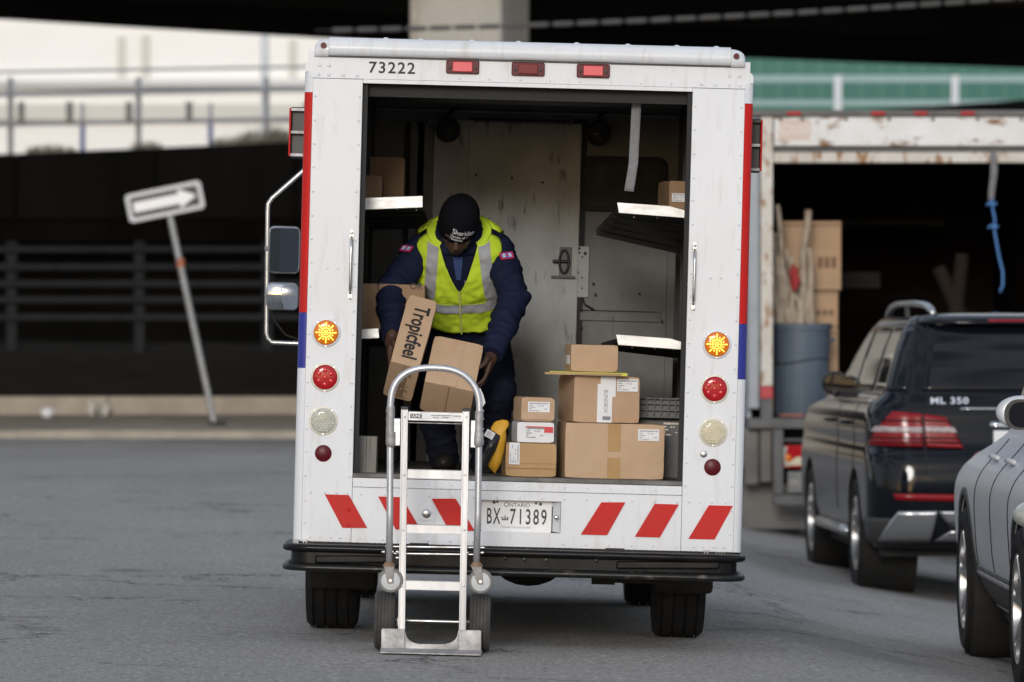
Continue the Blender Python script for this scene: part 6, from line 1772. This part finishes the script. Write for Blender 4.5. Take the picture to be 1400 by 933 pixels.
# step bumper frame
for x0, y0, x1, y1 in ((1056, 586.5, 1070, 676), (TXR-20, 586.5, TXR-4, 676)): tb(x0, y0, x1, y1, -.12, -.02, 'bumper_upright', M_greysteel, .008)
tb(1056, 676.4, TXR-4, 691, -.13, -.01, 'bumper_bar', M_greysteel, .01)
tb(1040, 586.5, 1055.5, 660, .05, .2, 'corner_box', M_mud, .01)
tb(1018, 586, 1039, 664, .10, .3, 'side_skirt', M_mud, .02)
tb(1071, 600, TXR-21, 603, .0, .04, 'inner_bar', M_greysteel)
tb(1012, 664.5, 1150, 727, .42, .46, 'mud_flap', M_mud, .01)
tb(1330, 664.5, TXR, 727, .42, .46, 'mud_flap', M_mud, .01)
lm = tb(1064, 609, 1114, 640, -.02, .06, 'tail_lamp', M_lensred, .012)
a, b_ = T(1074, 620), T(1106, 638)
MB().prism([(a.x, b_.z+.01), (b_.x, b_.z+.01), (b_.x-.03, (a.z+b_.z)/2+.03), (a.x+.08, (a.z+b_.z)/2+.02)], -.027, -.021).build('lamp_insert', M_clearwarm, lm)
q = T(1077, 626); MB().lathe([(.028, -.022), (.026, -.034), (.001, -.036)], (q.x, 0, q.z), n=16).build('lamp_bulb', M_amber, lm, smooth=50)
a, b_ = T(1068, 611), T(1084, 640)
MB().prism([(a.x, a.z), (a.x+.05, a.z), (a.x+.03, a.z-.09), (b_.x-.02, b_.z+.02), (a.x+.03, b_.z+.01)], -.026, -.0215).build('lamp_crack', M_clearlens, lm)
pk_ = tb(1077, 645, 1128, 673, -.01, .0, 'licence_plate', mat('dirty_plate', (.11,.115,.12), .6, var=(.26,.26,.25), vscale=9), .002)
mb = MB()
for i in range(7):
    q = T(1081+i*6.2, 667); mb.box(q.x-.014, q.x+.012, -.0135, -.0105, q.z-.022, q.z+.022)
mb.build('plate_marks', M_strap, pk_)
for sx in (T(1075, 0).x, T(TXR-45, 0).x):
    wheel(tk, (sx, 1.3, .40), .40, .42, M_rimsteel, side=-1, grooves=6)
MB().box(T(1060,0).x, T(TXR-20,0).x, .5, 5.0, .62, DZ-.09).build('chassis', M_under, tk)
MB().tube([(T(1075,0).x, 1.3, .40), (T(TXR-45,0).x, 1.3, .40)], .06, 10).build('rear_axle', M_under, tk)
MB().box(T(1022,0).x, T(TXR+13,0).x, 5.35, 7.0, .45, 2.3).build('cab', M_rusty, tk, bevel=.12, seg=3)
for sx in (T(1045, 0).x, T(TXR-10, 0).x): wheel(tk, (sx, 6.2, .40), .40, .25, M_rimsteel, side=-1)
# strap and blue rope hanging at the truck door
def tstr(u, v):
    a, b_ = T(1357, 208, -.03), T(1357, 275, -.03); z = a.z+(b_.z-a.z)*v
    return (a.x+(u-.5)*.062*(1-.25*v)+.012*math.sin(v*5), -.035+.01*math.sin(v*6), z)
o = MB().grid(tstr, 3, 14).build('door_strap', M_strap, tk, smooth=180); so = o.modifiers.new('t', 'SOLIDIFY'); so.thickness = .005
M_rope = mat('blue_rope', (0.075,0.20,0.46), 0.7, bump=.4, bscale=120)
rp = empty('blue_rope', 'frayed blue rope knotted to the strap in the truck door', 'rope', mat=TK_M)
MB().tube([T(1356,272,-.05), T(1357,285,-.05), T(1360,300,-.05), T(1359,312,-.05), T(1362,330,-.05), T(1366,352,-.05), T(1371,372,-.05), T(1371,390,-.05), T(1367,400,-.05)], .010, 8).build('rope', M_rope, rp, smooth=180)
for py, px in ((280, 1356), (311, 1358)):
    MB().tube([T(px-7,py+1,-.06), T(px-3,py-2,-.075), T(px+2,py+1,-.075), T(px+6,py-2,-.06)], .012, 8).build('knot', M_rope, rp, smooth=180)

# grey bin with birch poles, boxes and small things on the truck deck
M_bin = mat('slate_grey_bin_plastic', (0.088,0.118,0.155), 0.5, var=(0.070,0.094,0.122), vscale=3)
def TW(v): return TK_M @ v
bc = T(1094, 572, .55); bin_M = TK_M @ Matrix.Translation((bc.x, .55, DZ+.001))
gb_ = empty('grey_bin', 'slate grey round plastic bin on the truck deck holding birch poles', 'bin', mat=bin_M)
rb0 = 39.5*.006; hB = T(0, 443, .3).z-DZ
MB().lathe([(rb0*.90, .0), (rb0*.92, .02), (rb0*1.06, hB*.93), (rb0*1.12, hB*.935), (rb0*1.13, hB), (rb0*1.09, hB+.004), (rb0*1.03, hB*.94), (rb0*.86, .03), (.001, .03)], axis='z', n=44, caps=False).build('tub', M_bin, gb_, smooth=35)
for k in range(5):
    a = R(-90-60+30*k); MB().box(-.012, .012, -.006, .008, .02, hB*.90, Matrix.Translation((rb0*.985*math.cos(a), rb0*.985*math.sin(a), 0)) @ Matrix.Rotation(a+R(90), 4, 'Z')).build('rib', M_bin, gb_, bevel=.004)
for s_ in (-1, 1):
    MB().tube([(s_*rb0*1.02-.0, -.10, hB*.80), (s_*rb0*1.16, -.06, hB*.83), (s_*rb0*1.16, .06, hB*.83), (s_*rb0*1.02, .10, hB*.80)], .014, 8).build('handle', M_bin, gb_, smooth=180)
MB().tube([(rb0*1.0*math.cos(R(a)), rb0*1.0*math.sin(R(a)), hB*(.60-.03*math.sin(R(a*2)))) for a in range(0, 360, 15)], .008, 6, closed=True).build('cord', M_under, gb_, smooth=180)
M_birch = mat('birch_bark', (0.47,0.40,0.315), 0.8, var=(0.29,0.225,0.17), vscale=9, var2=(0.06,0.05,0.04), v2scale=16, v2lo=.60, v2hi=.70, v2stretch=(1,1,3), bump=.3, bscale=40)
sticks = (((1062,280),(1078,448),4.2,'long slim birch pole leaning left, nearest the truck post'), ((1104,288),(1094,448),6.2,'thickest and tallest birch pole in the middle of the bin'),
          ((1055,345),(1066,448),4.0,'short birch pole at the far left of the bin'), ((1066,350),(1092,448),4.2,'birch pole slanting down to the right across the bin'),
          ((1083,352),(1082,448),3.6,'short upright birch pole behind the red rag'), ((1106,340),(1112,448),4.2,'birch pole at the right rim of the bin'),
          ((1052,390),(1058,448),3.6,'lowest birch stub at the left rim of the bin'), ((1074,340),(1100,448),3.4,'thin birch pole crossing behind the thickest one'),
          ((1059,318),(1070,448),3.2,'slender birch pole beside the longest slim one'), ((1097,330),(1106,448),3.4,'brown birch stick leaning against the thickest pole'), ((1069,372),(1074,448),3.0,'short brown stick low among the birch poles'))
rnd = random.Random(5)
for i, (pa, pb2, r_, lab) in enumerate(sticks):
    yl = .50+.10*((i*3) % 4)/3
    top, low = T(*pa, yl), T(*pb2, .55); d = (low-top).normalized(); bot = top+d*((top.z-DZ-.05)/max(.2, -d.z))
    bot.x = max(bc.x-rb0*.8, min(bc.x+rb0*.8, bot.x)); bot.y = max(.42, min(.70, bot.y))
    n_ = 12; pts = []
    for k in range(n_+1):
        t = k/n_; p = bot.lerp(top, t)+Vector((rnd.uniform(-.012,.012), rnd.uniform(-.012,.012), 0)); pts.append(p-bot)
    o = MB().tube(pts, [r_*.006*(1.05-.28*k/n_)*rnd.uniform(.9,1.1) for k in range(n_+1)], 10).build('birch_pole', M_birch, smooth=60)
    o.matrix_world = TK_M @ Matrix.Translation(bot); prop(o, lab, 'pole', 'birch poles in the grey bin')
q = T(1086, 380, .42)
mb = MB(); mb.ellipsoid((0,0,0), (.040,.03,.095), None, 24, 18); mb.v = [tuple(Vector(v)*(1+.9*noise.noise(Vector(v)*22))) for v in mb.v]
o = mb.build('red_rag', mat('red_cloth', (.32,.03,.035), .85), smooth=60); o.matrix_world = TK_M @ Matrix.Translation(q); prop(o, 'crumpled red rag caught between the birch poles', 'rag')
for i, (x0, y0, x1, y1, lab) in enumerate(((1066, 392+6, 1146, 447, 'middle brown carton with printed boxes mark behind the bin'), (1066, 296+6, 1150, 397, 'top brown carton of the stack behind the bin'), (1066, 447.5, 1146, 572, 'lowest brown carton of the stack behind the bin'))):
    yl = 1.0; a, b_ = T(x0, y0, yl), T(x1, y1, yl)
    e = empty('carton', lab, 'box', 'cartons in the truck', TK_M @ Matrix.Translation((a.x, yl, max(b_.z, DZ))))
    w_, h_ = b_.x-a.x, a.z-max(b_.z, DZ)-.004
    MB().box(0, w_, 0, .5, 0, h_).build('carton_body', M_card, e, bevel=.008)
    MB().box(w_*.02, w_*.98, -.002, -.0005, h_*.93, h_*.955).build('flap_edge', M_inkbrown, e)
    for k in range(3): MB().box(w_*(.62+.11*k), w_*(.70+.11*k), -.002, -.0005, h_*.32, h_*.48).build('print', M_inkbrown, e)
bp_ = T(1050, 572, .20)
bt = empty('bottle', 'clear bottle with a yellow label by the truck post', 'bottle', mat=TK_M @ Matrix.Translation((bp_.x, .20, DZ+.001)))
MB().lathe([(.040,0),(.042,.02),(.042,.20),(.030,.25),(.016,.275),(.016,.30),(.001,.302)], axis='z', n=20, caps=False).build('bottle_body', mat('pale_bottle_plastic', (.52,.55,.58), .3), bt, smooth=50)
MB().lathe([(.0428,.05),(.0428,.18)], axis='z', n=20, caps=False).build('label_band', mat('yellow_bottle_label', (.62,.42,.03), .5), bt, smooth=50)
mb = MB(); mb.ellipsoid((0,0,0), (.13,.06,.02), None, 18, 10); mb.v = [tuple(Vector(v)*(1+.4*noise.noise(Vector(v)*16))) for v in mb.v]
q = T(1086, 568, .10); o = mb.build('pink_rag', mat('dusty_pink_cloth', (.30,.13,.11), .85), smooth=60); o.matrix_world = TK_M @ Matrix.Translation((q.x, .10, DZ+.018)); prop(o, 'dusty pink rag lying on the edge of the truck deck', 'rag')
# split logs leaning deep in the truck
for i, (x0, y0, x1, y1, lab) in enumerate(((1283, 370, 1315, 440, 'dark log leaning left deep in the truck'), (1316, 352, 1306, 440, 'upright dark log right of the leaning one in the truck'))):
    a, b_ = T(x0, y0, 2.2), T(x1, y1, 2.2); d = (b_-a).normalized(); b_ = a+d*((a.z-DZ)/-d.z)
    o = MB().tube([Vector((0,0,0)), (a-b_)*.5, a-b_], [.075,.07,.06], 12).build('log', mat('dark_bark', (.016,.011,.008), .9, bump=.5, bscale=20) if 'dark_bark' not in MATS else MATS['dark_bark'], smooth=60)
    o.matrix_world = TK_M @ Matrix.Translation(b_+Vector((0,0,.03))); prop(o, lab, 'log', 'logs in the truck')
